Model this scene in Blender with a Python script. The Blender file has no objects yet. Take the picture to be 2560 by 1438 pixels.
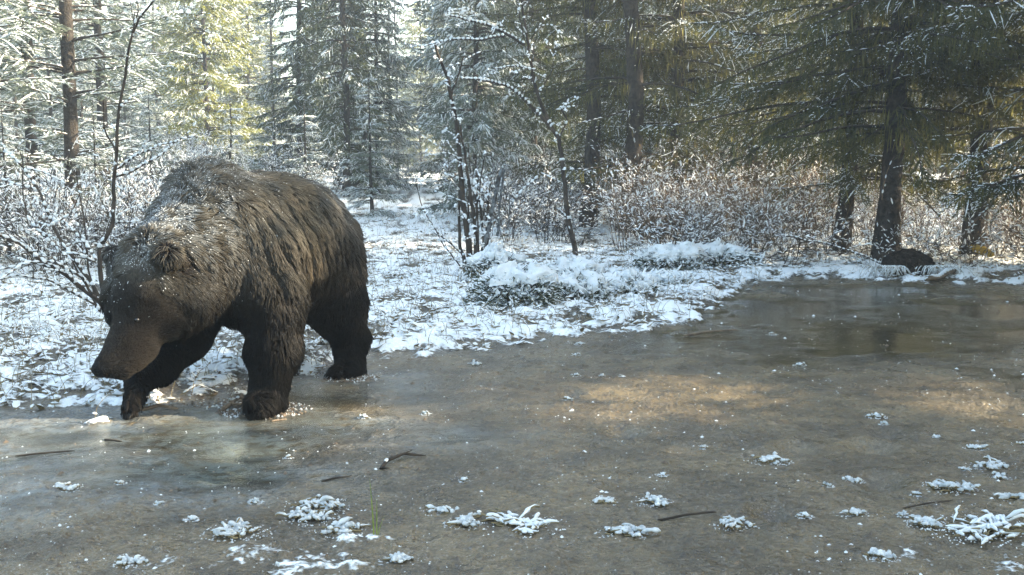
import bpy, math, random
import numpy as np
from mathutils import Vector, Matrix
PI = math.pi
rng = np.random.default_rng(7)
random.seed(7)
C = bpy.context.scene.collection
SC = bpy.context.scene

# ------------------------------------------------------------------ camera, world, sun, exposure
F = 2700.0; CX, CY = 1280.0, 719.0; HZ = 420.0; CAMH = 1.05
PITCH = math.atan((CY - HZ) / F)
cam = bpy.data.objects.new('camera', bpy.data.cameras.new('camera')); C.objects.link(cam)
cam.location = (0, 0, CAMH); cam.rotation_euler = (PI / 2 - PITCH, 0, 0)
cam.data.sensor_width = 36; cam.data.lens = 36 * F / 2560; cam.data.clip_end = 1500; cam.data.clip_start = .05
cam.data.dof.use_dof = False
SC.camera = cam
SUN_AZ, SUN_EL = math.radians(84), math.radians(24)      # azimuth measured from the view direction towards the right
world = bpy.data.worlds.new('World'); SC.world = world; world.use_nodes = True
wn = world.node_tree; wn.nodes.clear()
wo = wn.nodes.new('ShaderNodeOutputWorld'); wb = wn.nodes.new('ShaderNodeBackground'); sk = wn.nodes.new('ShaderNodeTexSky')
sk.sky_type = 'NISHITA'; sk.sun_disc = False; sk.sun_elevation = SUN_EL; sk.sun_rotation = SUN_AZ
sk.dust_density = 3.0; sk.air_density = 1.0; sk.ozone_density = 0.2
wb.inputs['Strength'].default_value = 0.15
tint = wn.nodes.new('ShaderNodeMix'); tint.data_type = 'RGBA'; tint.blend_type = 'MULTIPLY'; tint.inputs[0].default_value = 1; tint.inputs[7].default_value = (.99, 1.03, .97, 1)
wn.links.new(sk.outputs[0], tint.inputs[6]); wn.links.new(tint.outputs[2], wb.inputs[0]); wn.links.new(wb.outputs[0], wo.inputs[0])
sl = bpy.data.lights.new('sun', 'SUN'); sl.energy = 5.0; sl.angle = math.radians(.5); sl.color = (1, .84, .62)
sun = bpy.data.objects.new('sun', sl); C.objects.link(sun)
SD = Vector((math.sin(SUN_AZ) * math.cos(SUN_EL), math.cos(SUN_AZ) * math.cos(SUN_EL), math.sin(SUN_EL)))
sun.rotation_euler = (-SD).to_track_quat('-Z', 'Y').to_euler(); sun.location = (20, 10, 15)
vs = SC.view_settings; vs.view_transform = 'Standard'; vs.look = 'None'; vs.gamma = 1; vs.use_curve_mapping = False
vs.exposure = 2.6
SC.render.engine = 'CYCLES'
cy = SC.cycles
cy.max_bounces = 5; cy.diffuse_bounces = 3; cy.glossy_bounces = 2; cy.transmission_bounces = 3; cy.volume_bounces = 0; cy.transparent_max_bounces = 4
cy.use_denoising = True
cy.sample_clamp_indirect = 4
SC.cycles_curves.shape = 'RIBBONS' if hasattr(SC, 'cycles_curves') else None

# ------------------------------------------------------------------ helpers
def pt(px, py, y):
    """point on the view ray through picture position (px, py) at world distance y"""
    cx = (px - CX) / F; cz = (CY - py) / F
    c, s = math.cos(PITCH), math.sin(PITCH)
    d = (cx, c + cz * s, -s + cz * c)
    k = y / d[1]
    return np.array((d[0] * k, y, CAMH + d[2] * k))
def flat(px, py):
    cx = (px - CX) / F; cz = (CY - py) / F
    c, s = math.cos(PITCH), math.sin(PITCH)
    d = (cx, c + cz * s, -s + cz * c)
    k = -CAMH / d[2]
    return np.array((d[0] * k, d[1] * k))
def smooth(a, b, v):
    t = np.clip((v - a) / (b - a), 0, 1); return t * t * (3 - 2 * t)
def _h(i, j, k, seed):
    n = (i * 73856093) ^ (j * 19349663) ^ (k * 83492791) ^ (seed * 2654435)
    n = (n ^ (n >> 13)) * 1274126177 & 0x7fffffff
    return ((n ^ (n >> 16)) & 0xffff) / 65535.0
def vnoise(P, sc=1.0, seed=0, octv=1):
    P = np.asarray(P, float) * sc; out = 0; amp = 1; tot = 0
    for o in range(octv):
        Q = P * (2 ** o) + 1000.3; I = np.floor(Q).astype(np.int64); f = Q - I; f = f * f * (3 - 2 * f)
        r = 0
        for a in (0, 1):
            for b in (0, 1):
                for c in (0, 1):
                    w = (f[..., 0] if a else 1 - f[..., 0]) * (f[..., 1] if b else 1 - f[..., 1]) * (f[..., 2] if c else 1 - f[..., 2])
                    r = r + w * _h(I[..., 0] + a, I[..., 1] + b, I[..., 2] + c, seed + o)
        out = out + amp * r; tot += amp; amp *= .5
    return out / tot
def nrm(v):
    return v / (np.linalg.norm(v, axis=-1, keepdims=True) + 1e-9)

class Buf:
    def __init__(s): s.v = []; s.q = []; s.t = []; s.n = 0
    def add(s, v, f):
        v = np.asarray(v, np.float32).reshape(-1, 3); f = np.asarray(f, np.int64) + s.n
        s.v.append(v); (s.q if f.shape[1] == 4 else s.t).append(f); s.n += len(v)
    def mesh(s, name, mat, smooth_=False):
        me = bpy.data.meshes.new(name)
        if not s.v: return me
        v = np.concatenate(s.v)
        q = np.concatenate(s.q) if s.q else np.zeros((0, 4), int)
        t = np.concatenate(s.t) if s.t else np.zeros((0, 3), int)
        me.vertices.add(len(v)); me.vertices.foreach_set('co', v.ravel())
        me.loops.add(q.size + t.size); me.loops.foreach_set('vertex_index', np.concatenate([q.ravel(), t.ravel()]).astype(np.int32))
        me.polygons.add(len(q) + len(t))
        st = np.concatenate([np.arange(len(q)) * 4, q.size + np.arange(len(t)) * 3]).astype(np.int32)
        me.polygons.foreach_set('loop_start', st)
        me.polygons.foreach_set('use_smooth', np.full(len(st), smooth_, bool))
        me.update(calc_edges=True)
        if mat: me.materials.append(mat)
        return me
    def obj(s, name, mat, parent=None, smooth_=False):
        o = bpy.data.objects.new(name, s.mesh(name, mat, smooth_)); C.objects.link(o)
        if parent: o.parent = parent
        return o

def tubes(P, R, k=3):
    """P (n,m,3) centre lines, R (n,m) radii -> verts, quads"""
    P = np.asarray(P, float); R = np.asarray(R, float)
    if P.ndim == 2: P = P[None]; R = R[None]
    n, m, _ = P.shape
    T = nrm(np.gradient(P, axis=1))
    Tm = nrm(T.mean(axis=1, keepdims=True))
    ref = np.where(np.abs(Tm[..., 2:3]) > .8, np.array((1., 0, 0)), np.array((0, 0, 1.)))
    A = nrm(np.cross(T, ref)); B = np.cross(T, A)
    an = np.arange(k) * 2 * PI / k
    V = P[:, :, None, :] + R[:, :, None, None] * (np.cos(an)[:, None] * A[:, :, None, :] + np.sin(an)[:, None] * B[:, :, None, :])
    base = (np.arange(n)[:, None, None] * m + np.arange(m - 1)[None, :, None]) * k
    i = np.arange(k)[None, None, :]; j = (i + 1) % k
    Q = np.stack([base + i, base + j, base + k + j, base + k + i], -1).reshape(-1, 4)
    return V.reshape(-1, 3), Q
def cards(P, D, L, Wd, S):
    """flat diamonds: centre P, axis D, side S"""
    D = nrm(D); S = nrm(S)
    L = np.asarray(L)[..., None] / 2; Wd = np.asarray(Wd)[..., None] / 2
    V = np.stack([P - D * L, P + S * Wd - D * L * .2, P + D * L, P - S * Wd - D * L * .2], 1)
    n = len(P)
    return V.reshape(-1, 3), np.arange(n * 4).reshape(n, 4)
def domes(P, D, L, Wd, H, k=5):
    """little pillows of snow"""
    n = len(P); Z = np.array((0, 0, 1.))
    D = nrm(D); S = nrm(np.cross(D, Z)); 
    an = np.arange(k) * 2 * PI / k + .3
    L = np.asarray(L)[:, None, None] / 2; Wd = np.asarray(Wd)[:, None, None] / 2
    ring = P[:, None, :] + L * np.cos(an)[None, :, None] * D[:, None, :] + Wd * np.sin(an)[None, :, None] * S[:, None, :]
    top = P + np.asarray(H)[:, None] * Z
    V = np.concatenate([ring, top[:, None, :]], 1).reshape(-1, 3)
    b = np.arange(n)[:, None] * (k + 1); i = np.arange(k)[None]
    T = np.stack([b + i, b + (i + 1) % k, np.broadcast_to(b + k, (n, k))], -1).reshape(-1, 3)
    return V, T
def blob(c, r, nu=12, nv=8, seed=0, amp=.15, sc=1.0):
    c = np.asarray(c, float); r = np.asarray(r, float)
    u = np.linspace(0, 2 * PI, nu, endpoint=False); v = np.linspace(0, PI, nv)
    U, Vv = np.meshgrid(u, v)
    d = np.stack([np.cos(U) * np.sin(Vv), np.sin(U) * np.sin(Vv), np.cos(Vv)], -1)
    k = 1 + amp * 2 * (vnoise(d * r * sc / max(r.max(), 1e-6) * 3 + seed * 7, 1, seed, 2) - .5)
    P = c + d * r * k[..., None]
    i, j = np.meshgrid(np.arange(nv - 1), np.arange(nu), indexing='ij')
    jn = (j + 1) % nu
    return P.reshape(-1, 3), np.stack([i * nu + j, (i + 1) * nu + j, (i + 1) * nu + jn, i * nu + jn], -1).reshape(-1, 4)

def tag(o, label=None, cat=None, group=None, kind=None):
    if label: o['label'] = label
    if cat: o['category'] = cat
    if group: o['group'] = group
    if kind: o['kind'] = kind
    return o
def empty(name, loc=(0, 0, 0), rz=0):
    o = bpy.data.objects.new(name, None); C.objects.link(o); o.location = loc; o.rotation_euler = (0, 0, rz); o.empty_display_size = .1
    return o
def copy_tree(o, parent=None):
    c = o.copy(); C.objects.link(c)
    if parent: c.parent = parent
    for ch in [x for x in SC.objects if x.parent == o] if parent is None else list(o.children): copy_tree(ch, c)
    return c

# ------------------------------------------------------------------ materials
def mat(name, col, rough=.7, col2=None, scale=8.0, bump=0.0, bscale=60.0, transl=0.0, tcol=None, spec=.3, coords='Object', detail=4):
    m = bpy.data.materials.new(name); m.use_nodes = True; nt = m.node_tree; N = nt.nodes; Lk = nt.links
    b = N['Principled BSDF']; b.inputs['Roughness'].default_value = rough
    b.inputs['Specular IOR Level'].default_value = spec
    geo = N.new('ShaderNodeNewGeometry')
    src = geo.outputs['Position']
    rgb = None
    if col2:
        no = N.new('ShaderNodeTexNoise'); no.inputs['Scale'].default_value = scale; no.inputs['Detail'].default_value = detail
        rp = N.new('ShaderNodeValToRGB'); rp.color_ramp.elements[0].position = .35; rp.color_ramp.elements[1].position = .65
        rp.color_ramp.elements[0].color = (*col, 1); rp.color_ramp.elements[1].color = (*col2, 1)
        Lk.new(src, no.inputs['Vector']); Lk.new(no.outputs[0], rp.inputs[0]); Lk.new(rp.outputs[0], b.inputs['Base Color']); rgb = rp.outputs[0]
    else: b.inputs['Base Color'].default_value = (*col, 1)
    if bump:
        nb = N.new('ShaderNodeTexNoise'); nb.inputs['Scale'].default_value = bscale; nb.inputs['Detail'].default_value = 5
        bp = N.new('ShaderNodeBump'); bp.inputs['Strength'].default_value = bump; bp.inputs['Distance'].default_value = .02
        Lk.new(src, nb.inputs['Vector']); Lk.new(nb.outputs[0], bp.inputs['Height']); Lk.new(bp.outputs[0], b.inputs['Normal'])
    if transl:
        tr = N.new('ShaderNodeBsdfTranslucent'); mx = N.new('ShaderNodeMixShader'); mx.inputs[0].default_value = transl
        tr.inputs[0].default_value = (*(tcol or col2 or col), 1)
        out = N['Material Output']
        Lk.new(b.outputs[0], mx.inputs[1]); Lk.new(tr.outputs[0], mx.inputs[2]); Lk.new(mx.outputs[0], out.inputs['Surface'])
    return m
M = {}
M['snow'] = mat('snow', (.80, .86, .88), .75, (.90, .93, .93), 20, .3, 90, .25, (.9, .92, .95))
M['frost'] = mat('frost', (.42, .46, .48), .8, (.80, .84, .86), 45, 0, 90, .3, (.85, .88, .85))
M['needle'] = mat('needle', (.035, .055, .035), .6, (.075, .095, .05), 3, 0, 1, .3, (.14, .17, .04))
M['needle_frosty'] = mat('needle_frosty', (.06, .085, .065), .7, (.20, .24, .21), 5, 0, 1, .3, (.25, .29, .20))
M['needle_mossy'] = mat('needle_mossy', (.022, .032, .02), .6, (.055, .06, .024), 3, 0, 1, .3, (.17, .16, .03))
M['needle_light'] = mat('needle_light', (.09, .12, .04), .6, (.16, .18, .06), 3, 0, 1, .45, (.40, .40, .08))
M['moss'] = mat('moss', (.06, .06, .02), .9, (.13, .12, .035), 6, 0, 1, .40, (.30, .29, .10))
M['bark'] = mat('bark', (.018, .015, .012), .95, (.055, .046, .037), 22, 1.0, 50)
M['twig'] = mat('twig', (.022, .017, .013), .9, (.065, .050, .036), 12)
M['twig_warm'] = mat('twig_warm', (.07, .044, .027), .85, (.16, .11, .065), 12)
M['bark_frosty'] = mat('bark_frosty', (.025, .021, .018), .95, (.22, .24, .25), 26, .6, 60, detail=6)
M['deadleaf'] = mat('deadleaf', (.16, .10, .05), .8, (.30, .20, .09), 9, 0, 1, .3)
M['juniper'] = mat('juniper', (.04, .06, .04), .7, (.09, .10, .06), 25, 0, 1, .2)
M['grassblade'] = mat('grassblade', (.13, .19, .03), .6, (.20, .26, .05), 30, 0, 1, .4)
M['drygrass'] = mat('drygrass', (.16, .13, .07), .8, (.27, .22, .12), 20, 0, 1, .2)
M['soil'] = mat('soil', (.004, .0035, .003), 1.0, (.030, .024, .018), 18, 1.0, 50, spec=.05)
M['wood'] = mat('wood', (.09, .07, .05), .7, (.2, .15, .1), 22, .6, 60)
M['yellowleaf'] = mat('yellowleaf', (.5, .32, .05), .7, (.65, .45, .08), 9, 0, 1, .3)

def ground_material():
    m = bpy.data.materials.new('snowy_mud_ground'); m.use_nodes = True; nt = m.node_tree; N = nt.nodes; L = nt.links
    b = N['Principled BSDF']; out = N['Material Output']
    geo = N.new('ShaderNodeNewGeometry')
    def noise(s, d=5, stretch=None, dist=0):
        n = N.new('ShaderNodeTexNoise'); n.inputs['Scale'].default_value = s; n.inputs['Detail'].default_value = d; n.inputs['Distortion'].default_value = dist
        if stretch:
            mp = N.new('ShaderNodeMapping'); mp.inputs['Scale'].default_value = stretch; L.new(geo.outputs['Position'], mp.inputs[0]); L.new(mp.outputs[0], n.inputs['Vector'])
        else: L.new(geo.outputs['Position'], n.inputs['Vector'])
        return n.outputs[0]
    def ramp(i, a, b_, ca=(0, 0, 0, 1), cb=(1, 1, 1, 1)):
        r = N.new('ShaderNodeValToRGB'); r.color_ramp.elements[0].position = a; r.color_ramp.elements[1].position = b_
        r.color_ramp.elements[0].color = ca; r.color_ramp.elements[1].color = cb; L.new(i, r.inputs[0]); return r.outputs[0]
    def math_(op, a, b_=None, clamp=False):
        n = N.new('ShaderNodeMath'); n.operation = op; n.use_clamp = clamp
        for i, v in enumerate((a, b_)):
            if v is None: continue
            if isinstance(v, (int, float)): n.inputs[i].default_value = v
            else: L.new(v, n.inputs[i])
        return n.outputs[0]
    def attr(nm):
        a = N.new('ShaderNodeAttribute'); a.attribute_name = nm; return a.outputs['Fac']
    def mixc(f, a, b_):
        n = N.new('ShaderNodeMix'); n.data_type = 'RGBA'; L.new(f, n.inputs[0])
        for i, v in ((6, a), (7, b_)):
            if isinstance(v, tuple): n.inputs[i].default_value = v
            else: L.new(v, n.inputs[i])
        return n.outputs[2]
    snow, wet = attr('snow'), attr('wet')
    # snow cover with broken fine edges
    sm = math_('ADD', snow, math_('MULTIPLY', math_('SUBTRACT', noise(38, 6), .5), 1.3))
    smask = ramp(sm, .38, .58)
    # mud colours
    mud = mixc(ramp(noise(2.3, 7), .40, .62), (.082, .064, .034, 1), (.165, .128, .070, 1))
    mud = mixc(math_('MULTIPLY', ramp(noise(60, 5), .55, .72), .6), mud, (.27, .235, .185, 1))
    mud = mixc(math_('MULTIPLY', ramp(noise(170, 3), .52, .62), .5), mud, (.05, .04, .03, 1))
    mud = mixc(math_('MULTIPLY', ramp(noise(24, 7), .54, .64), .6), mud, (.045, .036, .026, 1))
    frost = math_('MULTIPLY', ramp(noise(140, 3), .60, .70), ramp(noise(1.3, 3), .42, .62))
    frost = math_('MULTIPLY', frost, math_('SUBTRACT', 1.0, wet))
    mud = mixc(math_('MULTIPLY', frost, .45), mud, (.5, .52, .54, 1))
    mud = mixc(math_('MULTIPLY', attr('ice_sheen'), math_('MULTIPLY', ramp(noise(20, 8), .30, .55), .75)), mud, (.22, .26, .28, 1))  # pale icy film; reflected sheen of sky and trees put into its colour
    mud = mixc(math_('MULTIPLY', ramp(noise(75, 2), .66, .70), .8), mud, (.022, .020, .018, 1))
    mud = mixc(math_('MULTIPLY', ramp(noise(95, 2), .69, .72), .6), mud, (.40, .38, .33, 1))
    mud = mixc(math_('MULTIPLY', ramp(noise(5, 7), .50, .62), .5), mud, (.050, .041, .026, 1))
    wm = N.new('ShaderNodeMix'); wm.data_type = 'RGBA'; wm.blend_type = 'MULTIPLY'; L.new(wet, wm.inputs[0]); L.new(mud, wm.inputs[6]); wm.inputs[7].default_value = (.55, .56, .50, 1); mud = wm.outputs[2]
    litter = mixc(ramp(noise(30, 5), .4, .6), (.035, .028, .02, 1), (.10, .08, .045, 1))
    under = mixc(attr('litter'), mud, litter)
    col = mixc(smask, under, mixc(noise(12, 4), (.80, .86, .88, 1), (.90, .93, .93, 1)))
    L.new(col, b.inputs['Base Color'])
    rr = math_('ADD', math_('MULTIPLY', ramp(noise(7, 6), .35, .7), .22), .20)
    wr = math_('ADD', math_('MULTIPLY', ramp(noise(16, 5), .35, .75), .08), .03)
    mr = N.new('ShaderNodeMix'); mr.data_type = 'FLOAT'; L.new(wet, mr.inputs[0]); L.new(rr, mr.inputs[2]); L.new(wr, mr.inputs[3])
    m2 = N.new('ShaderNodeMix'); m2.data_type = 'FLOAT'; L.new(smask, m2.inputs[0]); L.new(mr.outputs[0], m2.inputs[2]); m2.inputs[3].default_value = .8
    L.new(m2.outputs[0], b.inputs['Roughness'])
    b.inputs['Specular IOR Level'].default_value = .5
    h = math_('ADD', math_('MULTIPLY', noise(60, 8), .9), math_('MULTIPLY', noise(12, 8), 1.2))
    h = math_('MULTIPLY', h, math_('SUBTRACT', 1.0, math_('MULTIPLY', wet, .95)))
    h = math_('ADD', h, math_('MULTIPLY', smask, .9))
    bp = N.new('ShaderNodeBump'); bp.inputs['Strength'].default_value = .7; bp.inputs['Distance'].default_value = .026
    L.new(h, bp.inputs['Height']); L.new(bp.outputs[0], b.inputs['Normal'])
    return m
M['ground'] = ground_material()

# ------------------------------------------------------------------ ground
edge_px = [(-600, 1000), (0, 1022), (180, 1018), (330, 1030), (480, 990), (640, 985), (800, 930), (900, 885), (1000, 880), (1150, 885), (1300, 862),
           (1450, 828), (1560, 822), (1700, 812), (1790, 770), (1830, 735), (1900, 702), (2050, 700), (2200, 700), (2350, 712), (2560, 716), (3000, 720)]
EW = np.array([flat(*e) for e in edge_px]); EW = EW[np.argsort(EW[:, 0])]
def edge_y(x): return np.interp(x, EW[:, 0], EW[:, 1])
def ell(X, Y, px, py, rx, ry):
    """soft ellipse given in metres around the ground point seen at (px, py)"""
    c = flat(px, py); Q_ = np.stack([X, Y, np.zeros_like(X)], -1)
    wx_ = (vnoise(Q_, 2.2, 61, 4) - .5) * 1.5; wy_ = (vnoise(Q_, 2.2, 66, 4) - .5) * 1.5
    d = np.sqrt(((X - c[0]) / rx + wx_) ** 2 + ((Y - c[1]) / ry + wy_) ** 2); return 1 - smooth(.45, 1.15, d)
ICE_SHEEN = []
def fields(X, Y):
    P = np.stack([X, Y, np.zeros_like(X)], -1)
    n1 = vnoise(P, 1.6, 3, 3); n2 = vnoise(P, 9, 5, 3); n3 = vnoise(P * np.array((1, .8, 1)), 5, 9, 3)
    e = edge_y(X)
    s = (Y - e) / 0.35 + (n1 - .5) * 2.6 + (n2 - .5) * 4.2          # >0 in the snow
    zone = smooth(-.6, .8, s)
    cover = .41 + (n3 - .42) * 2.2 + (n2 - .5) * 1.5 + smooth(11, 17, Y) * .15
    cover = cover - ell(X, Y, 930, 540, 1.6, 3.0) * .30 - ell(X, Y, 700, 860, .7, .8) * .35 - ell(X, Y, 120, 880, 1.0, .5) * .15
    snow = zone * np.clip(cover, 0, 1)
    # snow at the camera's foot, lower left centre and lower right corner
    near = np.maximum(ell(X, Y, 700, 1400, .42, .16), ell(X, Y, 900, 1345, .2, .06)) * np.clip((n2 - .40) * 3 + .5, 0, 1)
    near = np.maximum(near, ell(X, Y, 2480, 1400, .24, .16) * np.clip((n2 - .5) * 4 + .4, 0, 1))
    snow = np.maximum(snow, near * .5 * (.3 + 1.2 * n3))
    wet = np.maximum.reduce([ell(X, Y, 2200, 790, 2.9, 2.4), ell(X, Y, 1950, 860, 1.2, 1.0) * .8, ell(X, Y, 300, 1110, 1.5, .7), ell(X, Y, 560, 1080, .5, .22), ell(X, Y, 1120, 1085, .4, .3) * .5,
                             ell(X, Y, 820, 1010, .6, .5) * .85, ell(X, Y, 2150, 1080, .35, .2) * .4])
    ice_sheen = np.maximum.reduce([ell(X, Y, 200, 1110, 1.6, .9), ell(X, Y, 560, 1085, .55, .25), ell(X, Y, 1080, 1100, .5, .35) * .45, ell(X, Y, 830, 960, .7, .35) * .6]); ice_sheen = np.clip(ice_sheen * (.1 + n3 * 1.1 + n1 * .5), 0, 1) * (1 - zone)
    ICE_SHEEN.append(ice_sheen)
    wet = np.clip((wet - .25 + (n1 - .5) * 1.1 + (n3 - .5) * .5) * 1.3, 0, 1) * smooth(0, .3, wet) * (1 - zone)
    return snow, wet, zone, n1, n2, n3
def base_z(X, Y):
    return .55 * smooth(13, 28, Y) + .25 * smooth(-3, -9, X) * smooth(8, 20, Y)
def gz_arr(X, Y, snow, wet, zone, n1, n2, n3):
    P = np.stack([X, Y, np.zeros_like(X)], -1)
    z = base_z(X, Y) + zone * .05 * smooth(0, .6, Y - edge_y(X)) + zone * (n1 - .5) * .10
    z = z + (n2 - .5) * (.012 + .03 * zone) * (1 - .85 * wet) - wet * .012 + (vnoise(P, 4, 21, 2) - .5) * .022 * (1 - zone) * (1 - wet)
    z = z + np.clip(snow - .35, 0, 1) * .035 * (.4 + n3)
    pb = vnoise(P, 26, 41, 3); z = z + (1 - zone) * (1 - .9 * wet) * (pb ** 2) * .016 + (1 - zone) * (1 - wet) * np.clip(vnoise(P, 55, 43, 2) - .62, 0, 1) * .05
    # old paw prints pressed in the mud
    for (px, py, r) in ((2220, 1085, .075), (2180, 1120, .07), (2200, 1205, .07), (1930, 1290, .06), (1990, 1125, .06), (1560, 1085, .07), (1430, 985, .05)):
        c = flat(px, py); d2 = ((X - c[0]) / r) ** 2 + ((Y - c[1]) / (r * 1.2)) ** 2
        z = z - .034 * np.exp(-d2) + .008 * np.exp(-(np.sqrt(d2) - 1.5) ** 2 * 4)
    return z
def gz(x, y):
    X = np.atleast_1d(np.asarray(x, float)); Y = np.atleast_1d(np.asarray(y, float))
    return gz_arr(X, Y, *fields(X, Y))
def gz1(x, y): return float(gz(x, y)[0])
ys = [-40, -15, -5, -1, .6, 1.3]; y = 1.9
while y < 40:
    ys.append(y); y += max(.0085, y * y * .00125)
ys += [45, 55, 70, 90, 130, 200, 350, 600]
ys = np.array(ys); nu = 560
u = np.linspace(-1, 1, nu)
HW = np.where(ys < 1.5, 30, np.where(ys < 40, .60 * ys + 1.6, ys * 1.6 + 60))
X = u[None, :] * HW[:, None]; Y = np.repeat(ys[:, None], nu, 1)
ICE_SHEEN.clear(); fl = fields(X, Y); Z = gz_arr(X, Y, *fl)
V = np.stack([X, Y, Z], -1).reshape(-1, 3)
i, j = np.meshgrid(np.arange(len(ys) - 1), np.arange(nu - 1), indexing='ij')
Q = np.stack([i * nu + j, i * nu + j + 1, (i + 1) * nu + j + 1, (i + 1) * nu + j], -1).reshape(-1, 4)
b = Buf(); b.add(V, Q); g = b.obj('ground', M['ground'], smooth_=True); tag(g, kind='structure')
for nm, arr in (('snow', fl[0]), ('wet', fl[1]), ('litter', fl[2]), ('ice_sheen', ICE_SHEEN[0])):
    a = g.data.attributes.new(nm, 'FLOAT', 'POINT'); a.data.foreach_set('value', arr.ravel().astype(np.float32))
print('ground', len(Q))

# ------------------------------------------------------------------ bear
def bear():
    SCL = {}
    prims = []                                  # (p0, r0, p1, r1, k)
    def cone(a, ra, b_, rb, k=.06): prims.append((pt(*a), ra, pt(*b_), rb, k))
    # torso
    cone((575, 612, 4.95), .265, (680, 612, 5.22), .285, .11)
    cone((680, 600, 5.22), .295, (742, 622, 5.52), .280, .11)
    cone((690, 540, 5.45), .14, (728, 540, 5.62), .155, .12)
    cone((772, 650, 5.45), .225, (752, 592, 5.60), .225, .10)
    # hump
    cone((512, 482, 4.88), .105, (548, 490, 4.98), .108, .08)
    cone((538, 548, 4.80), .185, (600, 582, 4.95), .20, .09)
    cone((590, 545, 5.05), .11, (690, 562, 5.3), .13, .09)
    # neck
    cone((545, 602, 4.78), .225, (422, 668, 4.47), .150, .09)
    cone((478, 558, 4.75), .115, (400, 632, 4.48), .095, .07)
    cone((520, 680, 4.70), .16, (440, 740, 4.45), .13, .08)
    # chest
    cone((590, 690, 4.80), .19, (535, 690, 4.85), .16, .10)
    # near shoulder and near foreleg (left)
    cone((645, 640, 4.82), .18, (674, 750, 4.74), .125, .08)
    cone((680, 740, 4.74), .125, (685, 870, 4.68), .092, .06)
    cone((685, 870, 4.68), .092, (670, 985, 4.64), .064, .05)
    # near fore paw
    cone((668, 1003, 4.62), .056, (645, 1012, 4.52), .044, .04)
    # far foreleg (right), swung forward, behind the head
    FL0 = len(prims)
    cone((500, 730, 4.95), .16, (455, 835, 4.88), .112, .08)
    cone((455, 835, 4.88), .108, (395, 912, 4.74), .080, .06)
    cone((395, 912, 4.74), .070, (350, 945, 4.62), .050, .04)
    cone((350, 945, 4.62), .046, (338, 988, 4.54), .034, .03)
    cone((338, 988, 4.54), .034, (323, 1026, 4.47), .023, .02)
    FL1 = len(prims)
    # belly
    cone((680, 660, 5.1), .22, (760, 668, 5.42), .21, .12)
    # near hind leg (left)
    cone((805, 670, 5.48), .18, (838, 760, 5.44), .135, .08)
    cone((845, 760, 5.44), .125, (874, 840, 5.52), .072, .06)
    cone((874, 840, 5.52), .072, (876, 915, 5.48), .058, .05)
    cone((876, 925, 5.45), .046, (850, 938, 5.34), .038, .04)
    # far hind leg (right), mostly hidden behind the near foreleg
    cone((690, 680, 5.60), .15, (670, 780, 5.60), .11, .08)
    cone((670, 780, 5.60), .10, (695, 880, 5.75), .065, .05)
    cone((695, 880, 5.75), .065, (690, 905, 5.7), .05, .04)
    # skull, cheeks, muzzle
    cone((398, 675, 4.43), .125, (365, 750, 4.33), .125, .07)
    cone((415, 750, 4.38), .110, (405, 800, 4.33), .085, .06)
    cone((328, 730, 4.42), .085, (318, 782, 4.38), .080, .05)
    cone((362, 770, 4.28), .105, (318, 860, 4.20), .074, .04)
    cone((318, 860, 4.20), .070, (268, 912, 4.12), .046, .03)
    cone((355, 870, 4.22), .058, (305, 922, 4.14), .040, .03)
    cone((390, 815, 4.30), .060, (335, 900, 4.19), .034, .03)
    # ears
    cone((296, 655, 4.54), .034, (282, 636, 4.56), .039, .012)
    cone((440, 655, 4.34), .036, (421, 638, 4.28), .043, .010)
    A = np.array([p[0] for p in prims]); B = np.array([p[2] for p in prims]); ra = np.array([p[1] for p in prims]); rb = np.array([p[3] for p in prims])
    def sdf(P):
        d = None
        for q in range(len(prims)):
            ab = B[q] - A[q]; t = np.clip(((P - A[q]) @ ab) / (ab @ ab), 0, 1)
            s = np.linalg.norm(P - A[q] - t[..., None] * ab, axis=-1) - (ra[q] + (rb[q] - ra[q]) * t)
            if d is None: d = s; continue
            k = prims[q][4]; h = np.clip(.5 + .5 * (d - s) / k, 0, 1)
            d = d * (1 - h) + s * h - k * h * (1 - h)
        return d
    lo = np.minimum(A - ra[:, None], B - rb[:, None]).min(0) - .05; hi = np.maximum(A + ra[:, None], B + rb[:, None]).max(0) + .05
    h = .0125; dims = np.ceil((hi - lo) / h).astype(int)
    gx = [lo[a] + h * np.arange(dims[a]) for a in range(3)]
    G = np.stack(np.meshgrid(*gx, indexing='ij'), -1)
    D = sdf(G.reshape(-1, 3)).reshape(dims)
    ins = D < 0
    # naive surface nets
    c = np.zeros(np.array(dims) - 1, int)
    for a in (0, 1):
        for b_ in (0, 1):
            for e in (0, 1): c += ins[a:dims[0] - 1 + a, b_:dims[1] - 1 + b_, e:dims[2] - 1 + e]
    act = (c > 0) & (c < 8); idx = -np.ones(act.shape, int); idx[act] = np.arange(act.sum())
    cc = np.argwhere(act); Vv = lo + h * (cc + .5)
    quads = []
    for ax in range(3):
        o1, o2 = [(1, 2), (2, 0), (0, 1)][ax]
        s0 = [slice(0, n) for n in dims]; s1 = [slice(0, n) for n in dims]; s0[ax] = slice(0, dims[ax] - 1); s1[ax] = slice(1, dims[ax])
        cr = ins[tuple(s0)] != ins[tuple(s1)]; pos = np.argwhere(cr); flip = ins[tuple(s0)][cr]
        ok = (pos[:, o1] > 0) & (pos[:, o2] > 0) & (pos[:, o1] < dims[o1] - 1) & (pos[:, o2] < dims[o2] - 1); pos = pos[ok]; flip = flip[ok]
        def cell(d1, d2):
            q = pos.copy(); q[:, o1] -= d1; q[:, o2] -= d2; return idx[q[:, 0], q[:, 1], q[:, 2]]
        f = np.stack([cell(0, 0), cell(1, 0), cell(1, 1), cell(0, 1)], 1)
        f[~flip] = f[~flip][:, ::-1]; quads.append(f)
    quads = np.concatenate(quads)
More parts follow.
